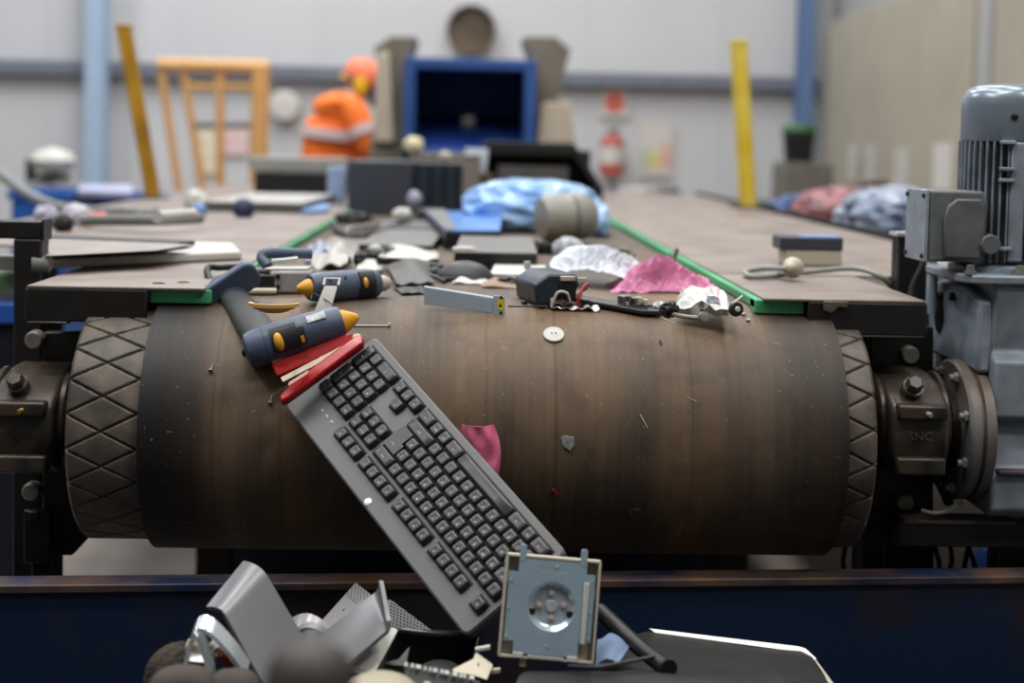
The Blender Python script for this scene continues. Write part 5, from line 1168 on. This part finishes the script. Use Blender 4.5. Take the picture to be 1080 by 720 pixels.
# more dark scrap lying between the larger pieces
m_sc1 = M('scrap_black', (30, 30, 32), .45, var=.3, vs=60); m_sc2 = M('scrap_grey', (96, 94, 92), .5, var=.3, vs=60)
for px, py, r, mt, nm, lb in (
    (572, 268, (.030, .03, .016), m_sc1, 'black_casting', 'black broken casting at the foot of grey canister'),
    (341, 274, (.018, .02, .012), m_sc1, 'black_clip', 'black clip lying beside lilac film near left green strip'),
    (408, 272, (.020, .02, .014), m_sc2, 'grey_clip', 'grey clip at left end of the white scrap strip'),
    (457, 292, (.014, .016, .010), m_sc2, 'grey_latch', 'grey latch between the rubber mat and rounded dark shell'),
    (372, 236, (.05, .04, .020), m_sc1, 'black_shroud', 'black shroud scrap at the lower left corner of computer case'),
    (452, 232, (.04, .04, .022), m_sc1, 'black_cowl', 'black cowl scrap between computer case and blue topped box'),
    (538, 301, (.020, .018, .010), m_sc2, 'grey_flap', 'grey flap scrap lying over the tan cardboard piece')):
    c = onbelt(px, py, 0); put(MB().blob(c+V((0, r[1]*.6, r[2]*.5)), r, px, .55, 2.0, 4, True, floor=BELT+.0005, pw=.8).build(nm, mt, smooth=25), lb, 'scrap piece')
# ------------------------------------------------------------------ far end of the conveyor: hopper, duct, worker
Yh = 7.1
A, B = atY(425, 150, Yh), atY(566, 63, Yh)
hp = thing('feed_hopper', 'dark blue steel feed hopper at the far end between concrete cheeks', 'hopper', ((A.x+B.x)/2, Yh+.5, 0))
m_hop = M('hopper_blue', (46, 86, 152), .4, var=.25, vs=3); m_hopi = M('hopper_inside', (34, 70, 150), .5, var=.3, vs=3)
x0_, x1_, z0_, z1_ = A.x, B.x, A.z-.12, B.z; fw = .055
MB().span((x0_, Yh, z1_-fw), (x1_, Yh+.9, z1_)).build('top_frame', m_hop, hp, bev=.006)
MB().span((x0_, Yh, z0_), (x0_+fw, Yh+.9, z1_-fw)).build('side_frame', m_hop, hp, bev=.006); MB().span((x1_-fw, Yh, z0_), (x1_, Yh+.9, z1_-fw)).build('side_frame', m_hop, hp, bev=.006)
MB().span((x0_, Yh+.88, z0_), (x1_, Yh+.93, z1_)).build('back_plate', m_hopi, hp)
MB().slab([(x0_+fw, Yh+.02, z0_+.08), (x1_-fw, Yh+.02, z0_+.08), (x1_-fw, Yh+.88, z0_+.26), (x0_+fw, Yh+.88, z0_+.26)], (0, 0, .02)).build('chute_floor', m_hopi, hp)
MB().span((x0_, Yh, z0_), (x1_, Yh+.06, z0_+.09)).build('lower_frame', m_hop, hp, bev=.006)
c = atY(494, 127, Yh+.1); MB().lathe((c.x, Yh+.10, c.z-.01), (0, -1, .2), [(.01, -.02), (.036, -.02), (.038, 0), (.026, .012), (.01, .016)], 28).build('round_boss', m_dkgrey, hp)
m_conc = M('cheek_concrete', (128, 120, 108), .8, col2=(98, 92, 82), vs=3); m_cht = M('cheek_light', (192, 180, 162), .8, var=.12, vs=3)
for side, pts in ((-1, [(439, 38), (412, 38), (394, 50), (402, 100), (390, 150), (428, 160), (432, 60)]), (1, [(552, 38), (586, 38), (602, 52), (588, 104), (606, 150), (566, 158), (560, 60)])):
    P = [atY(x, y, Yh+.15) for x, y in pts]; P = [V((p.x, p.y, p.z)) for p in P]
    lo_ = [V((p.x, p.y, 0)) for p in (P[5], P[4])]
    poly = P[:5]+[lo_[1], lo_[0]]+P[5:]
    MB().slab(poly, (0, .5, 0)).build('concrete_cheek', m_conc, hp, bev=.01)
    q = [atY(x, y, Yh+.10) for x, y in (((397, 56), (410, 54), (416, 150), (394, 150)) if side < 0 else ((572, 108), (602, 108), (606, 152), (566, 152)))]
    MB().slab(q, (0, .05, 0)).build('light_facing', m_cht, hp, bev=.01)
for sx in (x0_+.03, x1_-.09): MB().span((sx, Yh+.3, 0), (sx+.06, Yh+.36, z0_)).build('leg', m_hop, hp)
c = atY(497, 31, YW-.10); rd = 26*(YW-.10)/FPX
du = thing('extraction_duct', 'open end of big round brown steel duct above the blue hopper', 'duct', c)
MB().lathe(c, (0, 1, 0), [(rd-.012, 0), (rd, 0), (rd, .012), (rd-.004, .02), (rd-.004, .10), (rd-.012, .10)], 48, caps=(0, 0)).build('pipe', M('duct_brown', (120, 104, 88), .6, .3, var=.2), du)
MB().lathe(c+V((0, .05, 0)), (0, 1, 0), [(.01, 0), (rd-.012, 0), (rd-.012, .01), (.01, .01)], 48).build('damper_plate', M('damper_brown', (104, 90, 76), .6, .2, col2=(70, 60, 50), vs=5), du)
# worker
m_ora = M('hi_vis_orange', (255, 124, 36), .7, var=.1, vs=8); m_refl = M('reflective_band', (214, 196, 196), .4, var=.05); m_skin = M('skin', (196, 150, 124), .55, var=.08)
m_trs = M('work_trousers', (44, 48, 66), .8)
Yw = 8.4
def wp_(px, py, dy=0): p = atY(px, py, Yw); p.y += dy; return p
def skin(name, pts, edges, rads, mat, parent, root=0, sub=2):
    me = bpy.data.meshes.new(name); o0 = parent_origin(parent)
    me.from_pydata([V(p)-o0 for p in pts], edges, []); me.materials.append(mat)
    o = bpy.data.objects.new(name, me); COL.objects.link(o); o.parent = parent
    md = o.modifiers.new('skin', 'SKIN'); sv = me.skin_vertices[0].data
    for i, r in enumerate(rads):
        sv[i].radius = r if isinstance(r, tuple) else (r, r); sv[i].use_root = (i == root)
    md.use_smooth_shade = True; s = o.modifiers.new('sub', 'SUBSURF'); s.levels = s.render_levels = sub
    return o
head = wp_(383, 93); neck = wp_(367, 104); hip = wp_(346, 196)
hip.z = 1.02; chest = wp_(356, 126); ang = V((0, 0, 1))
wk = thing('person', 'person in orange hi-vis jacket and orange helmet bending toward the hopper', 'person', (hip.x, Yw, 0))
shR, shL = wp_(374, 112, -.17), wp_(350, 107, .20)          # right arm is the one nearer the camera
elR, wrR = wp_(392, 156, -.22), wp_(408, 176, -.10)
elL, wrL = wp_(372, 160, .24), wp_(412, 172, .16)
hpR, hpL = hip+V((0, -.09, -.04)), hip+V((0, .09, -.04))
knR, knL = V((hip.x+.05, Yw-.10, .50)), V((hip.x+.02, Yw+.11, .50)); anR, anL = V((hip.x-.03, Yw-.11, .09)), V((hip.x-.05, Yw+.13, .09))
pts = [hip, lerp(hip, chest, .5), chest, lerp(chest, neck, .7), neck, head, head+V((.01, 0, .10)), shR, elR, wrR, shL, elL, wrL, hpR, knR, anR, anR+V((.16, 0, -.05)), hpL, knL, anL, anL+V((.16, 0, -.05))]
hR, hL = wrR+V((.075, .01, -.02)), wrL+V((.075, -.01, -.02))
pts += [hR, hL]
ed = [(0, 1), (1, 2), (2, 3), (3, 4), (4, 5), (5, 6), (3, 7), (7, 8), (8, 9), (9, 21), (3, 10), (10, 11), (11, 12), (12, 22), (0, 13), (13, 14), (14, 15), (15, 16), (0, 17), (17, 18), (18, 19), (19, 20)]
rad = [(.15, .14), (.14, .13), (.15, .14), (.10, .12), .055, (.085, .078), (.07, .065), .062, .045, .03, .062, .045, .03, .085, .058, .042, .04, .085, .058, .042, .04, (.022, .04), (.022, .04)]
for s_, h_, w_ in ((-1, 21, wrR), (1, 22, wrL)):              # five fingers on each hand
    for k in range(5):
        b0 = pts[h_]; off = V((.008, (k-2)*.018, 0)) if k else V((-.02, -.03*s_, 0))
        L1 = (.03, .038, .042, .038, .03)[k]
        i0 = len(pts); pts += [b0+off+V((.01, 0, -.006)), b0+off+V((L1, 0, -.022)), b0+off+V((L1+.012, 0, -.05))]
        ed += [(h_, i0), (i0, i0+1), (i0+1, i0+2)]; rad += [.0095, .009, .0075]
body = skin('body', pts, ed, rad, m_skin, wk)
# jacket over torso and arms, trousers over legs
J = [hip+V((0, 0, -.06)), lerp(hip, chest, .5), chest, lerp(chest, neck, .72), shR, elR, lerp(elR, wrR, .85), shL, elL, lerp(elL, wrL, .85), lerp(chest, neck, .95)]
skin('jacket', J, [(0, 1), (1, 2), (2, 3), (3, 4), (4, 5), (5, 6), (3, 7), (7, 8), (8, 9), (3, 10)], [(.19, .19), (.185, .20), (.19, .22), (.15, .17), .095, .075, .062, .095, .075, .062, .075], m_ora, wk)
skin('trousers', [hip+V((0, 0, -.02)), hpR, knR, anR+V((0, 0, .04)), hpL, knL, anL+V((0, 0, .04))], [(0, 1), (1, 2), (2, 3), (0, 4), (4, 5), (5, 6)], [(.16, .16), .105, .08, .07, .105, .08, .07], m_trs, wk)
for f_, w_, h_ in ((anR, .05, .06), (anL, .05, .06)):
    MB().blob(f_+V((.07, 0, -.03)), (.15, .055, .058), 1, 0, 1, 3, False, floor=.0).build('boot', m_blackp, wk)
tdir = (chest-hip).normalized()
for tt in (.34, .80):
    c = lerp(hip, chest, tt)+V((.0, 0, .0)); MB().lathe(c, tdir, [(.19, -.03), (.205, -.028), (.205, .028), (.19, .03)], 36, ref=(0, 1, 0), squash=(1.12, 1.0)).build('reflective_band', m_refl, wk)
for a_, b__ in ((shR, elR), (shL, elL)):
    c = lerp(a_, b__, .62); MB().lathe(c, b__-a_, [(.075, -.03), (.087, -.028), (.085, .028), (.07, .03)], 28).build('reflective_band', m_refl, wk)
# head details: helmet, ear defenders, face covering, ears
hd = V((.45, 0, 1)).normalized(); hc = head+V((.012, 0, .035)); fwd = V((1, -.15, -.35)).normalized()
MB().lathe(hc+V((0, 0, .005)), hd, [(.128, 0), (.130, .012), (.126, .05), (.108, .09), (.070, .118), (.02, .128), (.001, .129)], 36, squash=(1.08, .95)).build('helmet', M('helmet_orange', (236, 112, 70), .35, var=.06), wk)
MB().patch(lambda u, v: hc+fwd*(.10+.075*v)*math.cos(R(-50+100*u))+V((0, 1, 0))*(.11+.03*v)*math.sin(R(-50+100*u))+V((0, 0, .01-.035*v)), 12, 3, .005).build('helmet_peak', M('helmet_orange', (0, 0, 0)), wk)
MB().tube(spline([hc+V((-.10, -.05, .02)), hc+V((-.135, 0, .035)), hc+V((-.10, .05, .02))]), .014, 8).build('helmet_strap', M('ear_yellow', (246, 190, 40), .45), wk)
for sg in (-1, 1):
    MB().lathe(hc+V((-.015, sg*.098, -.025)), (0, sg, 0), [(.02, -.01), (.048, -.008), (.052, .010), (.044, .034), (.02, .04)], 28, ref=(0, 0, 1), squash=(1.15, .9)).build('ear_defender', M('ear_yellow', (0, 0, 0)), wk)
    MB().blob(head+V((0, sg*.08, -.01)), (.022, .012, .034), 2, .05, sub=2).build('ear', m_skin, wk)
MB().blob(head+fwd*.078+V((0, 0, -.025)), (.045, .062, .062), 2, .08, 2, 3, False).build('face_mask', M('mask_violet', (112, 98, 150), .7), wk)
MB().blob(head+fwd*.098+V((0, 0, .018)), (.018, .014, .022), 3, .02, sub=2).build('nose', m_skin, wk)
for sg in (-1, 1): MB().blob(head+fwd*.082+V((0, sg*.032, .034)), (.008, .013, .008), 3, .0, sub=2).build('eye', m_gund, wk)
MB().patch(lambda u, v: head+V((-.085*math.sin(PI*(.1+.8*v)), .082*math.cos(PI*(.1+.8*v)), .03-.10*u))*1.0, 8, 14, .006).build('hair', M('hair_dark', (48, 36, 30), .8), wk)
# ------------------------------------------------------------------ orange frame, notices, extinguisher, cabinet
Yf = 8.9
of = thing('orange_barrier', 'tall orange tubular frame standing at the back left of worker', 'frame', (atY(225, 150, Yf).x, Yf, 0))
def bar(name, pts, r, mat, par): MB().tube(pts, r, 12).build(name, mat, par)
zt2 = atY(225, 70, Yf).z
xa, xb, xc, xd = atY(170, 70, Yf).x, atY(196, 70, Yf).x, atY(233, 70, Yf).x, atY(275, 70, Yf).x
bar('top_rail', [V((xa-.02, Yf, zt2)), V((xd+.05, Yf, zt2))], .045, m_orange, of)
def dn(px0, px1, r):                                    # leaning uprights reach the floor
    a = atY(px0, 74, Yf); b_ = atY(px1, 210, Yf); k = a.z/(a.z-b_.z); bar('upright', [a, V((a.x+(b_.x-a.x)*k, Yf, 0))], r, m_orange, of)
dn(170, 190, .026); dn(193, 216, .026); dn(232, 232, .030); dn(275, 272, .058)
bar('mid_rail', [atY(197, 92, Yf), atY(270, 92, Yf)], .025, m_orange, of); bar('mid_rail', [atY(205, 132, Yf), atY(270, 132, Yf)], .022, m_midgrey, of)
def notice(name, px, py, w, h, mat, label, Y=YW-.03, extra=None):
    c = atY(px, py, Y); t = thing(name, label, 'notice', c-V((0, 0, h/2)))
    MB().span((c.x-w/2, Y, c.z-h/2), (c.x+w/2, Y+.012, c.z+h/2)).build('sheet', mat, t)
    for k, (x0q, x1q, z0q, z1q, m_) in enumerate(extra or ()): MB().span((c.x-w/2+w*x0q, Y-.002, c.z-h/2+h*z0q), (c.x-w/2+w*x1q, Y, c.z-h/2+h*z1q)).build('printed_block', m_, t)
m_nw = M('notice_white', (200, 195, 190), .6, var=.05)
notice('wall_notice', 218, 160, .20, .34, M('notice_cream', (226, 216, 190), .6), 'cream paper notice on the far wall behind the orange frame')
notice('wall_notice', 246, 150, .24, .2, M('notice_pink', (228, 198, 196), .6), 'pinkish paper notice on the far wall right of the cream one')
mr, mg_, my = M('print_orange', (218, 172, 156), .6), M('print_green', (182, 196, 166), .6), M('print_yellow', (220, 206, 130), .6)
notice('wall_notice', 692, 158, .26, .42, m_nw, 'white wall notice with green, yellow and orange blocks beside extinguisher', extra=((.05, .32, .15, .5, mg_), (.36, .62, .15, .5, my), (.66, .95, .15, .62, mr)))
notice('extinguisher_sign', 648, 108, .22, .24, m_nw, 'white sign with red disc above the fire extinguisher')
c = atY(648, 108, YW-.03); o = MB().lathe((c.x, YW-.034, c.z), (0, -1, 0), [(.01, 0), (.08, 0), (.08, .003), (.01, .003)], 32).build('red_disc', M('sign_red', (216, 112, 96), .6), bpy.data.objects['extinguisher_sign'])
c = atY(645, 186, YW-.22)
fe = thing('fire_extinguisher', 'red fire extinguisher with white label on the far wall', 'extinguisher', c)
m_fe = M('extinguisher_red', (172, 84, 76), .4); h_ = .34; r_ = .095
MB().lathe(c, (0, 0, 1), [(.06, 0), (r_, .012), (r_, h_*.78), (.07, h_*.9), (.03, h_*.97), (.025, h_)], 32).build('cylinder_body', m_fe, fe)
MB().lathe(c+V((0, 0, .1)), (0, 0, 1), [(r_-.002, 0), (r_+.002, 0), (r_+.002, .13), (r_-.002, .13)], 32).build('white_band', m_nw, fe)
MB().span(c+V((-.03, -.02, h_)), c+V((.05, .02, h_+.03))).build('valve', m_dkgrey, fe, bev=.004); MB().span(c+V((-.05, .10, .02)), c+V((.05, .20, h_-.05))).build('wall_bracket', m_dkgrey, fe)
for k, (px, py, w, h, l) in enumerate(((898, 172, .20, .26, 'pale paper sheet furthest back on the beige wall'), (917, 172, .20, .25, 'pale paper sheet second from the back on beige wall'), (950, 178, .26, .26, 'pale paper sheet third from the back on beige wall'), (993, 176, .30, .27, 'bright white paper sheet nearest the motor on beige wall'))):
    d = ray(px, py); p = CAM+d*((XR-.008)/d.x)
    o = MB().span((XR-.008, p.y-w/2, p.z-h/2), (XR, p.y+w/2, p.z+h/2)).build('paper_sheet', M('sheet_dull', (196, 192, 186), .6) if k < 3 else m_nw); tag(o, l, 'paper', 'paper sheets on the beige wall')
# cabinet with green top
Yk = 9.6
kb_ = thing('grey_stand', 'grey steel stand by the blue column at far right', 'stand', (atY(850, 180, Yk).x, Yk, 0))
xa, xb = atY(828, 170, Yk).x, atY(880, 170, Yk).x; zt1 = atY(850, 172, Yk).z
MB().span((xa, Yk, zt1-.32), (xb, Yk+.4, zt1)).build('cabinet_box', M('stand_grey', (112, 108, 100), .6), kb_, bev=.01)
for x in (xa+.01, xb-.05): MB().span((x, Yk+.01, 0), (x+.04, Yk+.05, zt1-.32)).build('leg', m_dkgrey, kb_)
bx2 = thing('black_bin', 'black bin with green rim standing on the grey steel stand', 'bin', (atY(850, 172, Yk).x, Yk+.2, zt1))
xa, xb = atY(832, 150, Yk).x, atY(866, 150, Yk).x; zq = atY(850, 137, Yk).z
MB().lathe(((xa+xb)/2, Yk+.18, zt1), (0, 0, 1), [(.01, 0), (.095, 0), (.115, zq-zt1), (.10, zq-zt1), (.09, .02)], 32).build('bin_body', m_blackp, bx2)
MB().lathe(((xa+xb)/2, Yk+.18, zq-.01), (0, 0, 1), [(.10, 0), (.118, 0), (.118, .02), (.10, .045), (.02, .05)], 32).build('green_lid', M('bin_green', (60, 108, 60), .5), bx2)
# ------------------------------------------------------------------ right side: scrap table
st_ = thing('scrap_table', 'long dark steel sorting table beyond the right deck piled with bags', 'table', (1.7, 5, 0))
MB().span((1.14, 3.0, 1.02), (2.35, 7.0, 1.06)).build('table_top', M('table_dark', (66, 64, 66), .5), st_, bev=.004)
MB().span((1.12, 3.0, 1.0), (1.14, 7.0, 1.13)).build('edge_board', m_black, st_); MB().span((2.35, 3.0, 1.0), (2.37, 7.0, 1.13)).build('edge_board', m_black, st_)
for x in (1.2, 2.25):
    for y in (3.1, 5.0, 6.9): MB().span((x, y-.03, 0), (x+.06, y+.03, 1.02)).build('leg', m_black, st_)
def tb(name, px, py, Y, rad, mat, label, cat, seed=1, amp=.3):
    p = atY(px, py, Y); put(MB().blob((p.x, p.y, max(1.062+rad[2]*.75, p.z)), rad, seed, amp, 2, 4, floor=1.061).build(name, mat), label, cat)
m_clut = M('bag_mix', (140, 140, 150), .5, col2=(90, 96, 112), vs=14)
tb('scrap_bag', 945, 232, 4.4, (.17, .2, .10), M('bag_pale', (168, 176, 192), .35, col2=(104, 118, 142), vs=18), 'pale blue grey bag on the sorting table nearest the motor', 'bag', 3)
tb('scrap_bag', 885, 222, 5.2, (.16, .2, .08), M('bag_red_grey', (128, 108, 112), .5, col2=(156, 80, 84), vs=14), 'reddish grey bag in the middle of the sorting table', 'bag', 5)
tb('scrap_bag', 848, 222, 5.6, (.14, .2, .06), M('bag_blue', (70, 98, 150), .45, col2=(52, 66, 100), vs=14), 'blue bag at the left end of the sorting table', 'bag', 7)
tb('scrap_bag', 912, 224, 6.0, (.20, .2, .07), m_clut, 'grey bag behind the pale one on the sorting table', 'bag', 9)
hl = thing('handle_loop', 'brown hand rail loop standing behind bags on the sorting table', 'rail', atY(920, 215, 6.4))
MB().tube(spline([V((atY(903, 200, 6.4).x, 6.4, 1.06)), atY(903, 200, 6.4), atY(908, 195, 6.4), atY(930, 193, 6.4), atY(940, 200, 6.4), V((atY(944, 200, 6.4).x, 6.4, 1.06))]), .014, 10).build('loop_tube', m_brown, hl)
o = MB().span((atY(908, 200, 6.9).x, 6.75, 1.062), (atY(942, 200, 6.9).x, 6.95, atY(920, 198, 6.9).z)).build('tan_carton', M('carton_tan', (168, 154, 130), .7), bev=.006); put(o, 'tan carton behind the hand rail loop on sorting table', 'carton')
for k, (px, py, w, l, mt) in enumerate(((672, 205, .26, 'pale bundle on floor rack below the coloured wall notice', M('pale_bundle', (184, 180, 174), .6)), (706, 205, .14, 'grey bucket below and right of coloured wall notice', m_midgrey), (735, 216, .10, 'white bucket between coloured notice and yellow post', m_nw))):
    p = atY(px, py, 8.6); put(MB().lathe((p.x, p.y, 0), (0, 0, 1), [(w*.4, 0), (w*.45, p.z-.06), (w*.5, p.z), (w*.42, p.z+.04), (.01, p.z+.05)], 24).build(('pale_bundle', 'grey_bucket', 'white_bucket')[k], mt), l, ('bundle', 'bucket', 'bucket')[k])
o = MB().span((atY(655, 218, 8.2).x, 8.0, 0), (atY(830, 218, 8.2).x, 8.3, atY(740, 212, 8.0).z)).build('dark_bench', M('bench_dark', (52, 48, 44), .6), bev=.01); put(o, 'low dark bench along the far wall left of yellow post', 'bench')
# ------------------------------------------------------------------ left side: crates, drum, hose
m_cr = M('crate_blue', (34, 92, 176), .45, var=.2, vs=6)
def crate(name, px0, px1, pyt, Y, dpt, label, cat='crate'):
    a, b_ = atY(px0, pyt, Y), atY(px1, pyt, Y); t = thing(name, label, cat, ((a.x+b_.x)/2, Y+dpt/2, 0)); z = a.z
    w_ = b_.x-a.x; t_ = .02
    MB().span((a.x, Y, 0), (b_.x, Y+t_, z)).build('front_wall', m_cr, t, bev=.004); MB().span((a.x, Y+dpt-t_, 0), (b_.x, Y+dpt, z)).build('rear_wall', m_cr, t, bev=.004)
    MB().span((a.x, Y, 0), (a.x+t_, Y+dpt, z)).build('end_wall', m_cr, t, bev=.004); MB().span((b_.x-t_, Y, 0), (b_.x, Y+dpt, z)).build('end_wall', m_cr, t, bev=.004)
    MB().span((a.x, Y, z-.2), (b_.x, Y+dpt, z-.18)).build('inner_floor', m_cr, t)
    MB().span((a.x-.015, Y-.015, z-.03), (b_.x+.015, Y+.02, z+.005)).build('rim', m_cr, t, bev=.004)
crate('blue_crate', 12, 66, 202, 5.9, .5, 'tall bright blue crate at left behind the guard rail')
crate('blue_crate', 62, 142, 208, 6.8, .8, 'wide blue crate before the pale blue column')
o = MB().slab([atZ(82, 206, 1.092), atZ(140, 208, 1.092), atZ(140, 199, 1.092), atZ(84, 199, 1.092)], (0, 0, .02)).build('lilac_sheet', M('lilac_sheet', (176, 180, 206), .5)); put(o, 'pale lilac sheet covering the wide blue crate', 'sheet')
tu = thing('blue_tub', 'navy tub with bright blue rim low behind the black guard post', 'tub', (atY(0, 330, 2.9).x, 3.0, 0))
xq, xw, zq = atY(-30, 320, 2.9).x, atY(24, 320, 2.9).x, atY(5, 318, 2.9).z
MB().span((xq, 2.9, 0), (xw, 3.2, zq-.045)).build('tub_body', M('tub_navy', (14, 20, 40), .5), tu, bev=.01); MB().span((xq-.01, 2.885, zq-.045), (xw+.008, 3.21, zq)).build('tub_rim', M('tub_blue', (40, 96, 190), .4), tu, bev=.006)
o = MB().span((atY(-12, 300, 3.4).x, 3.4, 0), (atY(24, 300, 3.4).x, 3.7, atY(5, 288, 3.4).z)).build('green_bin', M('bin_pale_green', (112, 148, 104), .5), bev=.01); put(o, 'pale green bin low behind the black guard post', 'bin')
c = atY(56, 172, 7.4)
wd_ = thing('white_lidded_pot', 'white lidded pot on grey stand by the far left wall', 'pot', (c.x, 7.4, 0))
MB().lathe((c.x, 7.4, c.z-.09), (0, 0, 1), [(.02, 0), (.085, 0), (.09, .03), (.02, .04)], 28).build('dark_base', m_dkgrey, wd_)
MB().lathe((c.x, 7.4, c.z-.045), (0, 0, 1), [(.06, 0), (.10, .02), (.115, .06), (.09, .10), (.03, .12), (.01, .125)], 28).build('white_lid', m_white, wd_)
MB().span((c.x-.11, 7.32, 0), (c.x+.13, 7.48, c.z-.09)).build('stand', M('stand_dull', (146, 146, 152), .6), wd_, bev=.02)
MB().span((c.x-.13, 7.36, c.z-.10), (c.x-.09, 7.42, c.z+.02)).build('clamp', m_dkgrey, wd_, bev=.004)
o = MB().tube(spline([V((-2.75, 5.3, 0)), V((-2.72, 5.3, .8)), V((-2.45, 5.25, 1.42)), atY(-90, 165, 5.1), atY(-20, 176, 5.0), atY(0, 184, 4.9), atY(25, 202, 4.8), atY(55, 216, 4.7), atY(85, 222, 4.6), atZ(130, 224, DECK+.02), atZ(165, 226, DECK+.02)]), .017, 10).build('grey_hose', M('hose_grey', (128, 132, 134), .45)); put(o, 'grey hose sagging over blue crates onto the left deck', 'hose')
for k, (x, y, r, mt, nm, l, ct) in enumerate(((48, 236, .030, M('pale_violet', (172, 170, 190), .5), 'plastic_lump', 'pale violet plastic lump on left deck edge behind guard rail', 'lump'), (67, 240, .022, m_blackp, 'black_block', 'small black block between two pale lumps on left deck', 'block'), (80, 234, .030, M('pale_white_violet', (200, 198, 210), .5), 'plastic_lump', 'whitish plastic lump beside the red strip on left deck', 'lump'))):
    p = atZ(x, y+4, DECK); put(MB().blob(p+V((0, 0, r*.8)), (r, r, r), 60+k, .3, sub=3, floor=DECK).build(nm, mt), l, ct)
o = MB().slab([atZ(93, 238, DECK+.002), atZ(112, 235, DECK+.002), atZ(112, 231, DECK+.002), atZ(94, 233, DECK+.002)], (0, 0, .02)).build('red_strip', M('strip_red', (216, 92, 66), .5), bev=.002); put(o, 'short orange red strip on left deck near blue crates', 'strip')
o = MB().lathe(atY(300, 112, YW-.12), (0, -1, 0), [(.01, -.1), (.12, -.1), (.12, 0), (.10, .02), (.01, .025)], 28).build('white_reel', m_nw); put(o, 'round white reel on far wall just left of worker', 'reel')
# ------------------------------------------------------------------ light
SC.view_settings.view_transform = 'Standard'; SC.view_settings.look = 'None'
SC.view_settings.gamma = 1.0; SC.view_settings.use_curve_mapping = False
SC.view_settings.exposure = 0.0
SC.cycles.use_denoising = True
SC.cycles.max_bounces = 8; SC.cycles.transparent_max_bounces = 16; SC.cycles.caustics_reflective = False; SC.cycles.caustics_refractive = False
wd = bpy.data.worlds.new('world'); SC.world = wd; wd.use_nodes = True
wd.node_tree.nodes['Background'].inputs[0].default_value = (.86, .93, 1.0, 1); wd.node_tree.nodes['Background'].inputs[1].default_value = .30
def area(name, loc, rot, sx, sy_, watt, col=(1, 1, 1)):
    l = bpy.data.lights.new(name, 'AREA'); l.shape = 'RECTANGLE'; l.size = sx; l.size_y = sy_; l.energy = watt; l.color = col
    o = bpy.data.objects.new(name, l); COL.objects.link(o); o.location = loc; o.rotation_euler = rot; return o
for y, wl, wr in ((3.0, 76, 74), (6.0, 90, 82), (9.0, 150, 92)):
    area('ceiling_or_fill_lamp', (-.9 if y < 8 else -1.6, y, 6.0), (0, 0, 0), .5, 2.2, wl, (.97, .98, 1) if y > 8 else (1, .98, .95))
    area('ceiling_or_fill_lamp', (1.3, y, 6.0), (0, 0, 0), .5, 2.2, wr, (1, .97, .93))
area('ceiling_or_fill_lamp', (-3.5, 1.6, 5.5), (0, R(-30), 0), .6, 2.5, 90, (1, .98, .95))
area('ceiling_or_fill_lamp', (-5, 7.5, 6.0), (0, 0, 0), .5, 2.2, 200, (.93, .96, 1))
area('ceiling_or_fill_lamp', (2.5, -.4, 5.2), (R(24), 0, 0), 2.2, .5, 125, (1, .97, .93))  # added fill light from behind the camera for gear motor and drum front
area('ceiling_or_fill_lamp', (-.9, .9, 5.4), (0, 0, 0), 2.2, .5, 100, (1, .97, .93))  # added overhead fill light, lifts the keyboard and scrap pile
